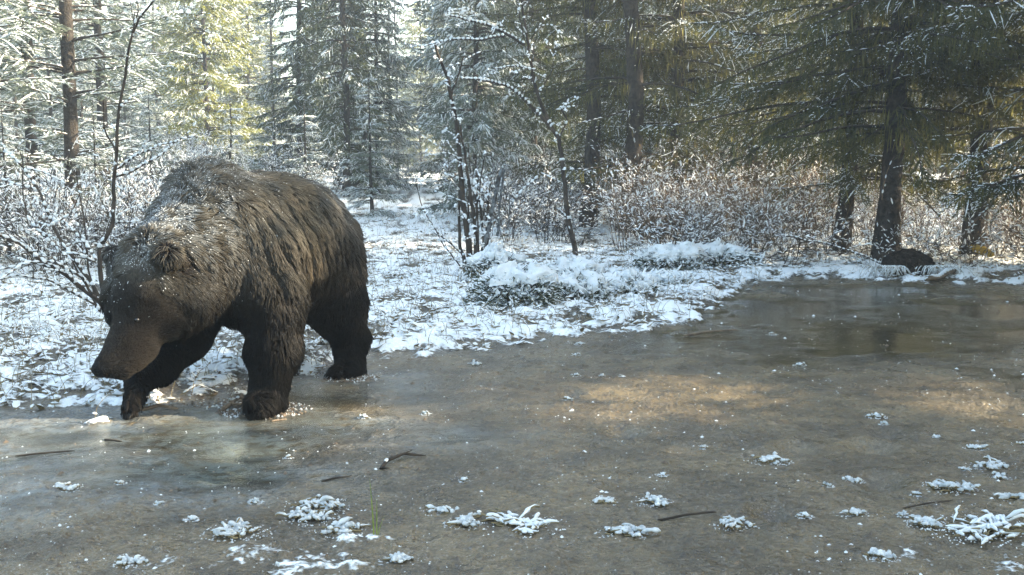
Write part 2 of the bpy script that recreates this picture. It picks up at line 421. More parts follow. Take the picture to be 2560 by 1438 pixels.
    def grad(P):
        e = 1e-3
        return nrm(np.stack([sdf(P + np.eye(3)[a] * e) - sdf(P - np.eye(3)[a] * e) for a in range(3)], -1))
    for _ in range(3): Vv = Vv - sdf(Vv)[:, None] * grad(Vv) * .9
    Nn = grad(Vv)
    # body axis coordinate, for skin folds on the flank
    sh = pt(560, 600, 4.75); hp = pt(790, 600, 5.6); ax = nrm(hp - sh)
    def folds(P):
        s = (P - sh) @ ax
        wob = vnoise(P * np.array((1, 1, .5)), 3.5, 4) * .26
        w = smooth(-.22, -.02, s) * (1 - smooth(.72, .95, s)) * smooth(.42, .62, P[:, 2]) * (1 - smooth(.86, 1.0, P[:, 2]))
        return (1 - np.abs(np.sin((s + wob) * PI / np.where(s < .36, .080, .056)))) ** 2.2 * w * np.where(s < .36, 1, .75), w
    fv, _ = folds(Vv)
    Vv = Vv - Nn * (fv * .032)[:, None]
    Nn2 = Nn
    root = empty('bear', (pt(620, 600, 5.0)[0], 5.0, 0))
    tag(root, 'large brown grizzly bear with frosted fur walking head down across the mud', 'bear')
    org = np.array(root.location)
    bb = Buf(); bb.add(Vv - org, quads)
    skin = mat('bear_skin', (.008, .006, .005), .9, (.014, .011, .008), 30)
    body = bb.obj('body', skin, root, True)
    # fur
    tri = np.concatenate([quads[:, [0, 1, 2]], quads[:, [0, 2, 3]]])
    a_, b2, c_ = Vv[tri[:, 0]], Vv[tri[:, 1]], Vv[tri[:, 2]]
    area = np.linalg.norm(np.cross(b2 - a_, c_ - a_), axis=1)
    nst = 210000
    headc = pt(370, 780, 4.3)
    wgt = area * (1 + 1.5 * (np.linalg.norm(a_ - headc, axis=1) < .25))
    ti = rng.choice(len(tri), nst, p=wgt / wgt.sum()); r1 = np.sqrt(rng.random(nst)); r2 = rng.random(nst)
    P = (1 - r1)[:, None] * a_[ti] + (r1 * (1 - r2))[:, None] * b2[ti] + (r1 * r2)[:, None] * c_[ti]
    Nr = nrm(Nn[tri[ti, 0]] + Nn[tri[ti, 1]])
    fvv, fw = folds(P)
    nose = pt(255, 925, 4.08); back = nrm(hp - sh)
    dn = np.linalg.norm(P - nose, axis=1)
    face = 1 - smooth(.28, .42, dn)                 # 1 on the face
    legs = 1 - smooth(.40, .60, P[:, 2])
    # far-lowered head is not a leg
    legs = legs * (1 - face)
    flow = np.array((0, 0, -1.)) * (.55 + .5 * legs)[:, None] + back * (.75 * (1 - legs))[:, None]
    # which body piece each hair grows on
    dall = []
    for q in range(len(prims)):
        ab = B[q] - A[q]; t = np.clip(((P - A[q]) @ ab) / (ab @ ab), 0, 1)
        dall.append(np.linalg.norm(P - A[q] - t[:, None] * ab, axis=1) - (ra[q] + (rb[q] - ra[q]) * t))
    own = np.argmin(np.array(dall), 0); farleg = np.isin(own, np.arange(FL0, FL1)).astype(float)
    face = face * (1 - farleg); legs = np.maximum(legs * (1 - face), farleg)
    flow = np.array((0, 0, -1.)) * (.55 + .5 * legs + .5 * fw)[:, None] + back * (.75 * (1 - legs) * (1 - .8 * fw))[:, None]
    fflow = nrm(P - nose)
    flow = flow * (1 - face)[:, None] + fflow * face[:, None]
    rnd = np.stack([vnoise(P, 14, s, 2) for s in (1, 2, 3)], -1) - .5
    fin = rng.normal(size=(nst, 3))
    flow = flow + rnd * 1.1 + fin * .16
    flow = nrm(flow - Nr * np.sum(flow * Nr, 1)[:, None])
    lenc = .040 * (1 - .70 * face) * (1 - .25 * legs)
    top = smooth(.55, .95, P[:, 2])
    lenc = lenc * (.75 + .75 * vnoise(P, 22, 8, 2)) * (.8 + .4 * rng.random(nst)) * (1 + .25 * top)
    # neck, brisket and elbow hair is longer
    lenc = lenc * (1 + .5 * np.exp(-(np.linalg.norm(P - pt(690, 800, 4.75), axis=1) / .18) ** 2) + .4 * np.exp(-(np.linalg.norm(P - pt(470, 780, 4.6), axis=1) / .18) ** 2))
    egr = np.exp(-(np.minimum(np.linalg.norm(P - pt(282, 636, 4.57), axis=1), np.linalg.norm(P - pt(425, 642, 4.30), axis=1)) / .055) ** 4)
    lenc = lenc * (1 - .45 * farleg)
    lenc = lenc * (1 - .62 * np.clip(fvv * 1.3, 0, 1)) * (1 - .78 * egr)
    lift = (.78 - .46 * face) * (.7 + .6 * vnoise(P, 9, 12))
    lift = lift * (1 - .88 * egr)
    lift = lift * (1 + .8 * np.exp(-(np.linalg.norm(P - pt(490, 430, 4.85), axis=1) / .16) ** 2))
    ts = np.array([0, .33, .68, 1.])
    pts = P[:, None, :] + lenc[:, None, None] * (Nr[:, None, :] * (lift[:, None] * (ts * (1.25 - .45 * ts)))[..., None] + flow[:, None, :] * (ts ** 1.25)[None, :, None] + np.array((0, 0, -1.)) * (.22 * ts ** 2)[None, :, None])
    pts[:, 2:, :] += (rnd * 0.012)[:, None, :] * (1 - .6 * face)[:, None, None]
    # gather the hairs into damp clumps
    from mathutils.kdtree import KDTree
    nc = 24000; ci_ = rng.choice(nst, nc, replace=False); kd = KDTree(nc)
    for q, k_ in enumerate(ci_): kd.insert(P[k_], q)
    kd.balance(); near = np.array([kd.find(p)[1] for p in P]); cp = pts[ci_[near]]
    wcl = (np.array([0, .12, .30, .46])[None] * (.6 + .5 * vnoise(P, 7, 61))[:, None] * (1 - .35 * face)[:, None])[..., None]
    pts = pts + (cp - pts) * wcl
    clump_rnd = rng.random(nc)[near]
    pts = pts - org
    curves = bpy.data.hair_curves.new('fur'); curves.add_curves([4] * nst)
    curves.position_data.foreach_set('vector', pts.reshape(-1).astype(np.float32))
    rad = np.tile(np.array([.0017, .0016, .0012, .0005]), nst) * np.repeat(1 - .35 * face, 4)
    ra_ = curves.attributes.get('radius') or curves.attributes.new('radius', 'FLOAT', 'POINT'); ra_.data.foreach_set('value', rad.astype(np.float32))
    # colours of the tips
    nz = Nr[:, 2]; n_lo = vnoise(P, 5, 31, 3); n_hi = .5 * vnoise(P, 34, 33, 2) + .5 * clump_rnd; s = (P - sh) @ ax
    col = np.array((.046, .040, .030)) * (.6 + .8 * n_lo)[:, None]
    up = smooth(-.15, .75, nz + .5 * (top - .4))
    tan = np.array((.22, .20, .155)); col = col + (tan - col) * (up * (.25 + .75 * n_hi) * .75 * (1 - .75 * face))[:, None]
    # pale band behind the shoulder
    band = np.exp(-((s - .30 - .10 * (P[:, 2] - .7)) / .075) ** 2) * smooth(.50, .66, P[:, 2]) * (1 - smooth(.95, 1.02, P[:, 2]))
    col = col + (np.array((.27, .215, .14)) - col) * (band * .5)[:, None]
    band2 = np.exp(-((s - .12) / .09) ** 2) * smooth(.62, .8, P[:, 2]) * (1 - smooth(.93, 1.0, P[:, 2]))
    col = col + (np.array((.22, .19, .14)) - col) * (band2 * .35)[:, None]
    col = col * (1 - .48 * face)[:, None]
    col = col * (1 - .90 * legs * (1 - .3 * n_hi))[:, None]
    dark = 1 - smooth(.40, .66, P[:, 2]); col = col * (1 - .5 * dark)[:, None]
    # frost caught on neck, crown of the head and back
    fr = np.exp(-(np.linalg.norm(P - pt(430, 570, 4.6), axis=1) / .22) ** 2) * 1.1 + np.exp(-(np.linalg.norm(P - pt(350, 655, 4.40), axis=1) / .10) ** 2) * .8 + .45 * smooth(.2, .9, nz) * top * smooth(.35, .8, s) + .55*np.exp(-(np.linalg.norm(P - pt(560, 420, 4.9), axis=1) / .14) ** 2)
    frp = fr * smooth(.40, .56, vnoise(P, 42, 41, 3)) * (rng.random(nst) < .75) * smooth(-.5, .5, nz + .35)
    frp = np.clip(frp * 1.3, 0, 1) * (1 - .75 * face)
    col = col + (np.array((.40, .43, .44)) - col) * (frp * .95)[:, None]
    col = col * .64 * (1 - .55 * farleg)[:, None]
    # brown muzzle with black lips
    muz = 1 - smooth(.10, .30, dn); col = col + (np.array((.048, .039, .030)) - col) * (muz * (1 - farleg) * .6)[:, None]
    l0, l1 = pt(285, 944, 4.12), pt(368, 908, 4.22); lt = np.clip(((P - l0) @ (l1 - l0)) / ((l1 - l0) @ (l1 - l0)), 0, 1)
    lip = np.exp(-(np.linalg.norm(P - l0 - lt[:, None] * (l1 - l0), axis=1) / .014) ** 2); col = col * (1 - .85 * lip)[:, None]
    for e_ in ((342, 800, 4.22), (268, 800, 4.3)): col = col * (1 - .7 * np.exp(-(np.linalg.norm(P - pt(*e_), axis=1) / .03) ** 2))[:, None]
    ear_shade = np.minimum(np.linalg.norm(P - pt(440, 668, 4.33), axis=1), np.linalg.norm(P - pt(480, 672, 4.40), axis=1))  # dark ear hollow and the shadow beside it, put into the fur colour
    col = col * (1 - .8 * np.exp(-(ear_shade / .05) ** 2))[:, None]
    flank_grey = smooth(.35, .65, s) * .6
    col = col * (1 - flank_grey[:, None]) + np.stack([col.mean(1) * 1.02, col.mean(1), col.mean(1) * .96], -1) * flank_grey[:, None]
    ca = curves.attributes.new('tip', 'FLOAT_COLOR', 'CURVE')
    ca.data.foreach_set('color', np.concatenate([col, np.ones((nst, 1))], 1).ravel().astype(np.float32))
    fm = bpy.data.materials.new('bear_fur'); fm.use_nodes = True; nt = fm.node_tree; Nd = nt.nodes
    pb = Nd['Principled BSDF']; pb.inputs['Roughness'].default_value = .55; pb.inputs['Specular IOR Level'].default_value = .12
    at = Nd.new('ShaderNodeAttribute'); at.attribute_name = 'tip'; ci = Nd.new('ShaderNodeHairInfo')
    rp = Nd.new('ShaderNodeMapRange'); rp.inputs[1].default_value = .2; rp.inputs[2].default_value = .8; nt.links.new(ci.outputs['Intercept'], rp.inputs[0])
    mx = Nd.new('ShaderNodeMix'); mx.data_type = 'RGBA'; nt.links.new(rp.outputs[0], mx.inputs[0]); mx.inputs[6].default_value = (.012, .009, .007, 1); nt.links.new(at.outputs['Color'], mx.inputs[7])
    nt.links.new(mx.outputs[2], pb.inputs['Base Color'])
    fo = bpy.data.objects.new('fur', curves); C.objects.link(fo); curves.materials.append(fm); fo.parent = root
    # snow grains lying in the coat
    k = rng.choice(nst, 9000, p=(frp + 1e-6) / (frp + 1e-6).sum())
    tips = pts[k, 2] ; dd = flow[k]
    v, t = domes(tips + np.array((0, 0, .002)), dd, rng.uniform(.003, .010, 9000) * np.where(rng.random(9000) < .06, 1.8, .8), rng.uniform(.002, .005, 9000), rng.uniform(.001, .003, 9000), 5)
    sb = Buf(); sb.add(v, t); so = sb.obj('snow_grains', M['frost'], root); so['kind'] = 'stuff'
    # nose pad, nostrils, eyes, claws
    nb = Buf(); nm = mat('nose_skin', (.003, .003, .003), .6, (.008, .008, .008), 60, .8, 200, 0, None, .15)
    v, q = blob(pt(254, 923, 4.095) - org, (.038, .034, .034), 18, 12, 3, .12); nb.add(v, q)
    no = nb.obj('nose', nm, root, True)
    for (px, py, yy) in ((243, 930, 4.064), (264, 937, 4.062)):
        e = Buf(); v, q = blob(pt(px, py, yy) - org, (.008, .005, .006), 10, 6, 1, .05); e.add(v, q); e.obj('nostril', M['soil'], no, True)
    em = mat('eye_gloss', (.006, .005, .004), .25, None, 1, 0, 1, 0, None, .6)
    P0 = pt(338, 795, 4.2)
    for (px, py) in ((342, 800), (268, 800)):
        # slide the eye along its view ray onto the surface of the head
        best = None
        for yy in np.arange(4.0, 4.5, .005):
            if sdf(pt(px, py, yy)[None])[0] < .004: best = yy; break
        if best is None: best = 4.36
        e = Buf(); v, q = blob(pt(px, py, best + .004) - org, (.010, .009, .009), 12, 8, 1, .02); e.add(v, q); e.obj('eye', em, root, True)
    cm = mat('claw_horn', (.02, .016, .012), .5, (.05, .04, .03), 40)
    def claws(px, py, yy, dx, dy, n=5, sp=.021, ln=.055, gz_=None):
        base = pt(px, py, yy); d = nrm(np.array((dx, dy, 0.))); sd = np.array((d[1], -d[0], 0))
        for q in range(n):
            p = base + sd * (q - (n - 1) / 2) * sp; ps = np.stack([p, p + d * ln * .5 + np.array((0, 0, -.004)), p + d * ln + np.array((0, 0, -.022))])
            e = Buf(); v, f = tubes(ps - org, np.array([.0065, .0055, .001]), 6); e.add(v, f); e.obj('claw', cm, root, True)
    claws(640, 1022, 4.50, -.5, -.85, 5, .018, .03)
    claws(845, 944, 5.31, -.5, -.85, 5, .015, .03)
    claws(322, 1034, 4.46, -.2, -.4, 5, .009, .018)
    return sdf
bear_sdf = bear()
print('bear done')

# ------------------------------------------------------------------ conifers
def conifer(seed, H, RAD, clear, zfine, nb, droop=.35, card=(.085, .028), step=.05, snowp=.5, moss=0, needle='needle', lean=0, avoid=0, whorl=7, frost=0, snow_mat='snow', sparse=1.0, tr=.02, twl=.5, snowsz=1.0):
    r = np.random.default_rng(seed)
    root = empty('spruce_tree')
    # trunk
    zz = np.linspace(-.15, H, 14); wob = (vnoise(np.stack([zz * .4, zz * 0 + seed, zz * 0], -1), 1, seed) - .5) * .3
    wob = wob - np.interp(0, zz, wob)
    tr0 = H * tr * .75 + .02
    Rr = tr0 * (1 - zz / H * .93).clip(.05, 1) + .25 * tr0 * np.exp(-np.clip(zz, 0, 9) / .2)
    TP = np.stack([wob + lean * zz, wob * .6, zz], -1)
    tb = Buf(); v, q = tubes(TP, Rr, 12); 
    v = v + (vnoise(v, 9, seed, 2) - .5)[:, None] * nrm(v * np.array((1, 1, 0))) * tr0 * .35
    tb.add(v, q); tb.obj('trunk', M['bark'], root, True)
    bb, nn, ss, mm = Buf(), Buf(), Buf(), Buf()
    def trunk_at(z): return np.array((np.interp(z, zz, TP[:, 0]), np.interp(z, zz, TP[:, 1]), z))
    z = clear
    lv = []
    while z < H - .3:
        dz = (H - clear) / nb * whorl * (1.0 if z < zfine else 1.6)
        for _ in range(whorl if z < zfine else max(3, whorl - 3)): lv.append(z + r.normal() * .16 * dz)
        z += dz * r.uniform(.7, 1.3)
    for z in lv:
        z = max(z, clear * .8)
        rel = (z - clear) / (H - clear)
        L = RAD * (1 - rel) ** .85 * r.uniform(.6, 1.08) * (1 if rel > .08 else r.uniform(.5, 1)) + .12
        az = r.uniform(0, 2 * PI)
        if avoid and math.sin(az) < -.45 and r.random() < avoid: continue
        d = np.array((math.cos(az), math.sin(az), 0)); sd = np.array((-d[1], d[0], 0))
        fine = z - L * droop < zfine
        t = np.linspace(0, 1, 8); dr = droop * r.uniform(.7, 1.3)
        bend = r.uniform(-.15, .15)
        BP = trunk_at(z) + d * (L * t)[:, None] + sd * (L * bend * t * t)[:, None] + np.array((0, 0, 1.)) * (L * (.22 * (1 - rel) * t - dr * (1.1 - rel * .8) * t ** 1.7 + .12 * t ** 5))[:, None]
        BP += (vnoise(BP, 2.5, seed + 5)[:, None] - .5) * np.array((.1, .1, .06)) * t[:, None]
        rb = (.006 + .007 * L) * (1 - t * .85)
        v, q = tubes(BP, rb, 4 if fine else 3); bb.add(v, q)
        sc = 1.0 if fine else 2.4
        ntw = max(4, int(L / (step * 1.15 * sc) * sparse)); tt = r.uniform(.10, 1, ntw) ** .85
        p0 = np.stack([np.interp(tt, t, BP[:, a]) for a in range(3)], -1)
        tg = nrm(np.stack([np.interp(tt, t, np.gradient(BP[:, a])) for a in range(3)], -1))
        side = np.where(r.random(ntw) < .5, -1., 1.)[:, None] * sd
        tl = (twl * L * .5 * (1 - tt) ** .6 + .10) * r.uniform(.5, 1.2, ntw)
        tl = np.minimum(tl, .75)
        td = nrm(tg * .75 + side * r.uniform(.35, 1.0, ntw)[:, None] + np.array((0, 0, -1.)) * r.uniform(0, .45 + moss * .5, ntw)[:, None])
        # needle sprays along every twig
        m = np.maximum(2, (tl / (card[0] * .55 * sc)).astype(int)); ii = np.repeat(np.arange(ntw), m)
        fr = np.concatenate([(np.arange(k) + .5) / k for k in m])
        sag = np.array((0, 0, -1.)) * (.18 * tl[ii] * fr ** 2)[:, None]
        P = p0[ii] + td[ii] * (tl[ii] * fr)[:, None] + sag
        n = len(P); jd = nrm(td[ii] + r.normal(size=(n, 3)) * .38)
        S = nrm(np.cross(jd, np.array((0, 0, 1.))) + r.normal(size=(n, 3)) * .55)
        S = nrm(S - jd * np.sum(S * jd, 1)[:, None])
        v, q = cards(P, jd, card[0] * sc * r.uniform(.8, 1.5, n), card[1] * sc * r.uniform(.7, 1.3, n), S); nn.add(v, q)
        if fine:
            # second crossed spray underneath
            kk = r.random(n) < .5
            S2 = nrm(np.cross(jd[kk], S[kk])); v, q = cards(P[kk] + r.normal(size=(kk.sum(), 3)) * .008, jd[kk], card[0] * r.uniform(.8, 1.3, kk.sum()), card[1] * .9 * np.ones(kk.sum()), S2); nn.add(v, q)
        # fingers of snow lying along whole twigs
        if fine and snowp > .1:
            tlf = np.minimum(tl, .24); kt = r.random(ntw) < (.75 if not moss else .4) * min(1, snowp) * smooth(.34, .6, vnoise(p0, 1.3, seed + 9, 2)); nk = int(kt.sum())
            if nk:
                q5 = np.linspace(.08, 1.0, 5); jit = r.uniform(-.5, .5, (nk, 5)) * .25
                SP = p0[kt][:, None] + td[kt][:, None] * (tlf[kt][:, None] * q5 + (tl - tlf)[kt][:, None] * r.random((nk, 1)))[..., None] + np.array((0, 0, -1.)) * (.2 * tlf[kt][:, None] * q5 ** 2)[..., None] + (r.normal(size=(nk, 1, 3)) * .16 * (tlf[kt][:, None] * q5 ** 2)[..., None]) + np.array((0, 0, card[1] * .30))
                v, q = tubes(SP, card[1] * .42 * snowsz * np.array([.3, .9, 1, .85, .2])[None] * (1 + jit), 4); ss.add(v, q)
        # snow on top of the sprays
        ps = snowp * smooth(.30, .62, vnoise(P, 1.6, seed + 9, 2)) * 1.0 * (.35 + .75 * np.clip(tt[ii] + fr * .3, 0, 1))
        k = r.random(n) < ps; nk = int(k.sum())
        if nk:
            v, t_ = domes(P[k] + np.array((0, 0, .006 * sc)), jd[k] * np.array((1, 1, .5)), card[0] * .95 * sc * snowsz * r.uniform(.4, 1.25, nk), card[1] * .8 * sc * snowsz * r.uniform(.6, 1.3, nk), .010 * sc * r.uniform(.5, 1.3, nk), 4); ss.add(v, t_)
        # snow line along the branch
        if fine and snowp > .2:
            k = 10; tq = r.uniform(.1, .95, k); pq = np.stack([np.interp(tq, t, BP[:, a]) for a in range(3)], -1); pq[:, 2] += np.interp(tq, t, rb) * .8
            v, t_ = domes(pq, np.tile(BP[-1] - BP[0], (k, 1)), r.uniform(.05, .14, k), r.uniform(.015, .03, k), r.uniform(.008, .016, k), 5); ss.add(v, t_)
        if moss and z < zfine + 1.5:
            k = int(moss * 26 * L); tq = r.uniform(.05, 1, k); pq = np.stack([np.interp(tq, t, BP[:, a]) for a in range(3)], -1) + (side[0] * 0 + sd) * (r.normal(size=k) * .22 * (1 - tq * .5))[:, None]
            ln = r.uniform(.06, .30, k) * (1.2 - .4 * tq)
            dd = nrm(np.stack([r.normal(size=k) * .18, r.normal(size=k) * .18, -np.ones(k)], -1)); pq = pq + dd * ln[:, None] / 2
            v, q = cards(pq, dd, ln, r.uniform(.006, .022, k), np.stack([np.cos(r.uniform(0, 6, k)), np.sin(r.uniform(0, 6, k)), np.zeros(k)], -1)); mm.add(v, q)
    bb.obj('branches', M['twig'], root)['kind'] = 'stuff'
    nn.obj('needles', M[needle], root)['kind'] = 'stuff'
    if ss.v: ss.obj('snow', M[snow_mat], root)['kind'] = 'stuff'
    if mm.v: mm.obj('moss', M['moss'], root)['kind'] = 'stuff'
    print('conifer', seed, nn.n // 4, ss.n // 5, mm.n // 4)
    return root
def place(root, x, y, rz, s, label, group, name=None, cat='tree', kind=None, tilt=0, wx=1.0):
    root.location = (x, y, gz1(x, y) if y > -20 else 0); root.rotation_euler = (tilt, 0, rz); root.scale = (s * wx, s * wx, s)
    tag(root, label, cat, group, kind)
    if name: root.name = name
    return root
def X_(px, y): return (px - CX) / F * (y * math.cos(PITCH) + .06)

# prototypes
PR = {}
PR['pine'] = dict(seed=11, H=11, RAD=1.5, clear=.9, zfine=5.0, nb=190, droop=.16, snowp=.8, sparse=.8, tr=.009, needle='needle_frosty', twl=.55, card=(.08, .022))
PR['snowy'] = dict(seed=12, H=13, RAD=2.3, clear=.3, zfine=6.5, nb=380, sparse=1.35, droop=.38, snowp=.9, tr=.008, needle='needle_frosty', card=(.10, .034))
PR['dark'] = dict(seed=13, H=14, RAD=2.2, clear=.5, zfine=6.5, nb=380, sparse=1.35, droop=.40, snowp=.45, tr=.010, card=(.10, .034))
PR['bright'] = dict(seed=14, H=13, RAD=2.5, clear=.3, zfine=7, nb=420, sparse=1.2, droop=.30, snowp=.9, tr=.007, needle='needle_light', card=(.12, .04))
PR['young'] = dict(seed=15, H=2.6, RAD=.62, clear=.08, zfine=3, nb=80, droop=.30, snowp=.95, needle='needle_frosty', card=(.055, .02), step=.035, tr=.012)
PR['mossy'] = dict(seed=16, H=11, RAD=2.4, clear=1.4, zfine=4.6, nb=300, droop=.46, snowp=.07, moss=1.1, needle='needle_mossy', card=(.06, .016), step=.036, tr=.0145)
PR['bare_mossy'] = dict(seed=19, H=12, RAD=2.1, clear=1.0, zfine=4.8, nb=170, droop=.45, snowp=.12, moss=1.0, needle='needle_mossy', card=(.06, .016), step=.036, tr=.0135, avoid=.8)
PR['mossy2'] = dict(seed=17, H=11, RAD=2.7, clear=.9, zfine=4.2, nb=200, droop=.36, snowp=.4, moss=.8, needle='needle_mossy', card=(.055, .015), step=.034, tr=.011)
PR['young2'] = dict(seed=18, H=4.2, RAD=1.0, clear=.1, zfine=4.5, nb=110, droop=.34, snowp=.9, needle='needle_frosty', card=(.06, .022), step=.04, tr=.011)
PT = {}
def get(kind):
    if kind not in PT:
        PT[kind] = conifer(**PR[kind]); return PT[kind]
    return copy_tree(PT[kind])
GT = 'conifers of the forest around the clearing'
main = [  # kind, px, y, rz, scale, label, tilt
 ('pine', 90, 16.5, .3, 1.0, 'thin dark pine trunk nearest the left edge of the forest'),
 ('pine', 182, 14.5, 2.2, 1.12, 'thicker snowy pine just right of the leftmost thin trunk'),
 ('pine', 262, 20, 4.0, 1.05, 'slim pine behind the tall bare sapling left of the bear'),
 ('pine', -60, 13.5, 5.0, 1.0, 'snowy pine half cut by the left edge of the view'),
 ('bright', 520, 31, 1.0, 1.05, 'sunlit yellow-green spruce glowing above the bear hump'),
 ('snowy', 400, 34, 2.5, .95, 'frosted spruce left of the glowing sunlit spruce'),
 ('bright', 630, 40, 3.4, 1.0, 'pale sunlit spruce close behind the right side of the glowing one'),
 ('dark', 755, 25, 0.4, 1.0, 'dark slender spruce rising behind the small snowy spruce'),
 ('dark', 865, 23, 2.9, 1.05, 'dark dense spruce with thick trunk above the bear rump'),
 ('snowy', 945, 24, 4.4, .9, 'grey-green spruce left of the white gap in the trees'),
 ('young', 765, 21, 1.2, .78, 'small cone-shaped snowy spruce above the bear back'),
 ('young2', 930, 18.5, 2.0, .60, 'taller young snowy spruce over the snow path'),
 ('young', 570, 22, .2, .8, 'little snow-laden spruce just above the bear hump'),
 ('young2', 240, 12.5, .7, .42, 'small snow-laden spruce at the foot of the two left pines'),
 ('young2', 20, 11.5, 1.9, .40, 'small snowy spruce low at the left edge'),
 ('young2', 385, 17.5, 3.1, .5, 'young snowy spruce left of the bear hump behind the sapling'),
 ('young2', 690, 26, 4.1, .8, 'young snowy spruce just left of the slender dark one'),
 ('snowy', 1190, 18.5, 5.1, 1.0, 'snowy spruce behind the broken multi-stemmed shrub'),
 ('dark', 1330, 20, 2.4, .9, 'shaded spruce between the leaning sapling and the mossy trunk'),
 ('bare_mossy', 1470, 16.5, .15, 1.0, 'mossy spruce with a thick dark trunk, left of the trunk pair'),
 ('bare_mossy', 1568, 15.8, -.35, 1.08, 'mossy spruce with a thick dark trunk, right of the trunk pair'),
 ('mossy2', 1700, 16.2, 1.6, 1.1, 'sunlit drooping spruce right of the two dark trunks'),
 ('dark', 1880, 18, 4.2, .95, 'grey frosted spruce above the tangled brown thicket'),
 ('mossy2', 2105, 13.0, 5.4, 1.0, 'drooping spruce with snow tufts on its outer boughs'),
 ('mossy', 2215, 11.6, 2.6, .98, 'moss-hung spruce with exposed trunk behind the dark hollow'),
 ('mossy', 2435, 12.2, 1.3, 1.0, 'moss-hung spruce nearest the right edge of the view'),
 ('mossy2', 2640, 10.8, 3.0, 1.0, 'big spruce whose boughs hang in from the right edge'),
]
for (k, px, yy, rz, s, lab) in main:
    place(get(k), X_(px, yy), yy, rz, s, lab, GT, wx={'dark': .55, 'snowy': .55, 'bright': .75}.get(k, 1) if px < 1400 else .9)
# rows behind, each told apart by the landmark it stands behind
marks = [(-400, 'left edge'), (90, 'leftmost thin pine'), (262, 'bare sapling'), (520, 'glowing spruce'), (755, 'slender dark spruce'), (965, 'white gap'), (1190, 'broken shrub'), (1470, 'trunk pair'), (1720, 'drooping sunlit spruce'), (2000, 'brown thicket'), (2215, 'dark hollow'), (2500, 'right edge')]
rr = np.random.default_rng(3); used = {}
looks = {'snowy': 'snow-dusted spruce', 'dark': 'dark green spruce', 'bright': 'yellowish spruce', 'mossy2': 'ragged mossy spruce', 'pine': 'thin-trunked pine'}
rows = [(24, 22), (30, 26), (38, 30), (50, 34)]
for ri, (yy, n) in enumerate(rows):
    for q in range(n):
        px = -350 + (q + rr.uniform(-.3, .3)) * 3300 / (n - 1); y2 = yy + rr.uniform(-2.5, 2.5)
        if yy < 29 and (430 < px < 1080): continue        # the open path and its clearing
        if yy < 34 and 250 < px < 740: continue
        if (1020 < px < 1050 and ri < 2) or 570 < px < 592: continue
        xx = X_(px, y2)
        if xx > -7 and abs((y2 - 31 - .176 * (xx + 8.7))) < 1.9: continue      # an opening that lets the sun reach the glowing spruce
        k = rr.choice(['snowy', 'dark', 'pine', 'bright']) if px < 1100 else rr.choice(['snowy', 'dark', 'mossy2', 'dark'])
        mk = min(marks, key=lambda m: abs(m[0] - px)); side = 'left of' if px < mk[0] else 'right of'
        key = (looks[k], ri, side, mk[1]); used[key] = used.get(key, 0) + 1
        rowname = ['in the first row behind', 'in the second row', 'in the third row', 'farthest back'][ri]
        place(get(k), X_(px, y2), y2, rr.uniform(0, 6.28), rr.uniform(.75, 1.2), f'{looks[k]} {rowname}, {side} the {mk[1]}' + ('' if used[key] == 1 else ', farther off' if used[key] == 2 else ', outermost'), GT, wx=rr.uniform(.45, .7) if px < 1150 else .8)
# forest that goes on beyond both sides of the view; unseen right rows are added to shade all but a sun slit
TA = math.tan(PI / 2 - SUN_AZ)
side = []
for x, sc, cs in ((8.4, 1.2, (-1.2, 1.0, 2.4, 6.72, 8.6, 9.3)), (12.4, 1.3, (-2, .3, 1.9, 2.5, 6.65, 8.6)), (16.6, 1.4, (-1, 1.0, 2.5, 6.85, 8.8, 16.2)), (21.5, 1.5, (0, 2.2, 7.8)), (27, 1.5, (2.4, 8.0, 19))):
    for c_ in cs: side.append((x, c_ + TA * x, 'dark', sc * .97))
side += [(-9, 8, 'snowy', 1.0), (-10, 12, 'pine', 1.1), (-12, 5, 'dark', 1.1)]
for q, (x, yy, k, s_) in enumerate(side):
    near_ = 'right hand bank' if x > 0 else 'left hand brush'
    place(get(k), x, yy, q * 1.7, s_, f'tall dark conifer shading the clearing, beyond the {near_}, out of the view', 'conifers beside the clearing')

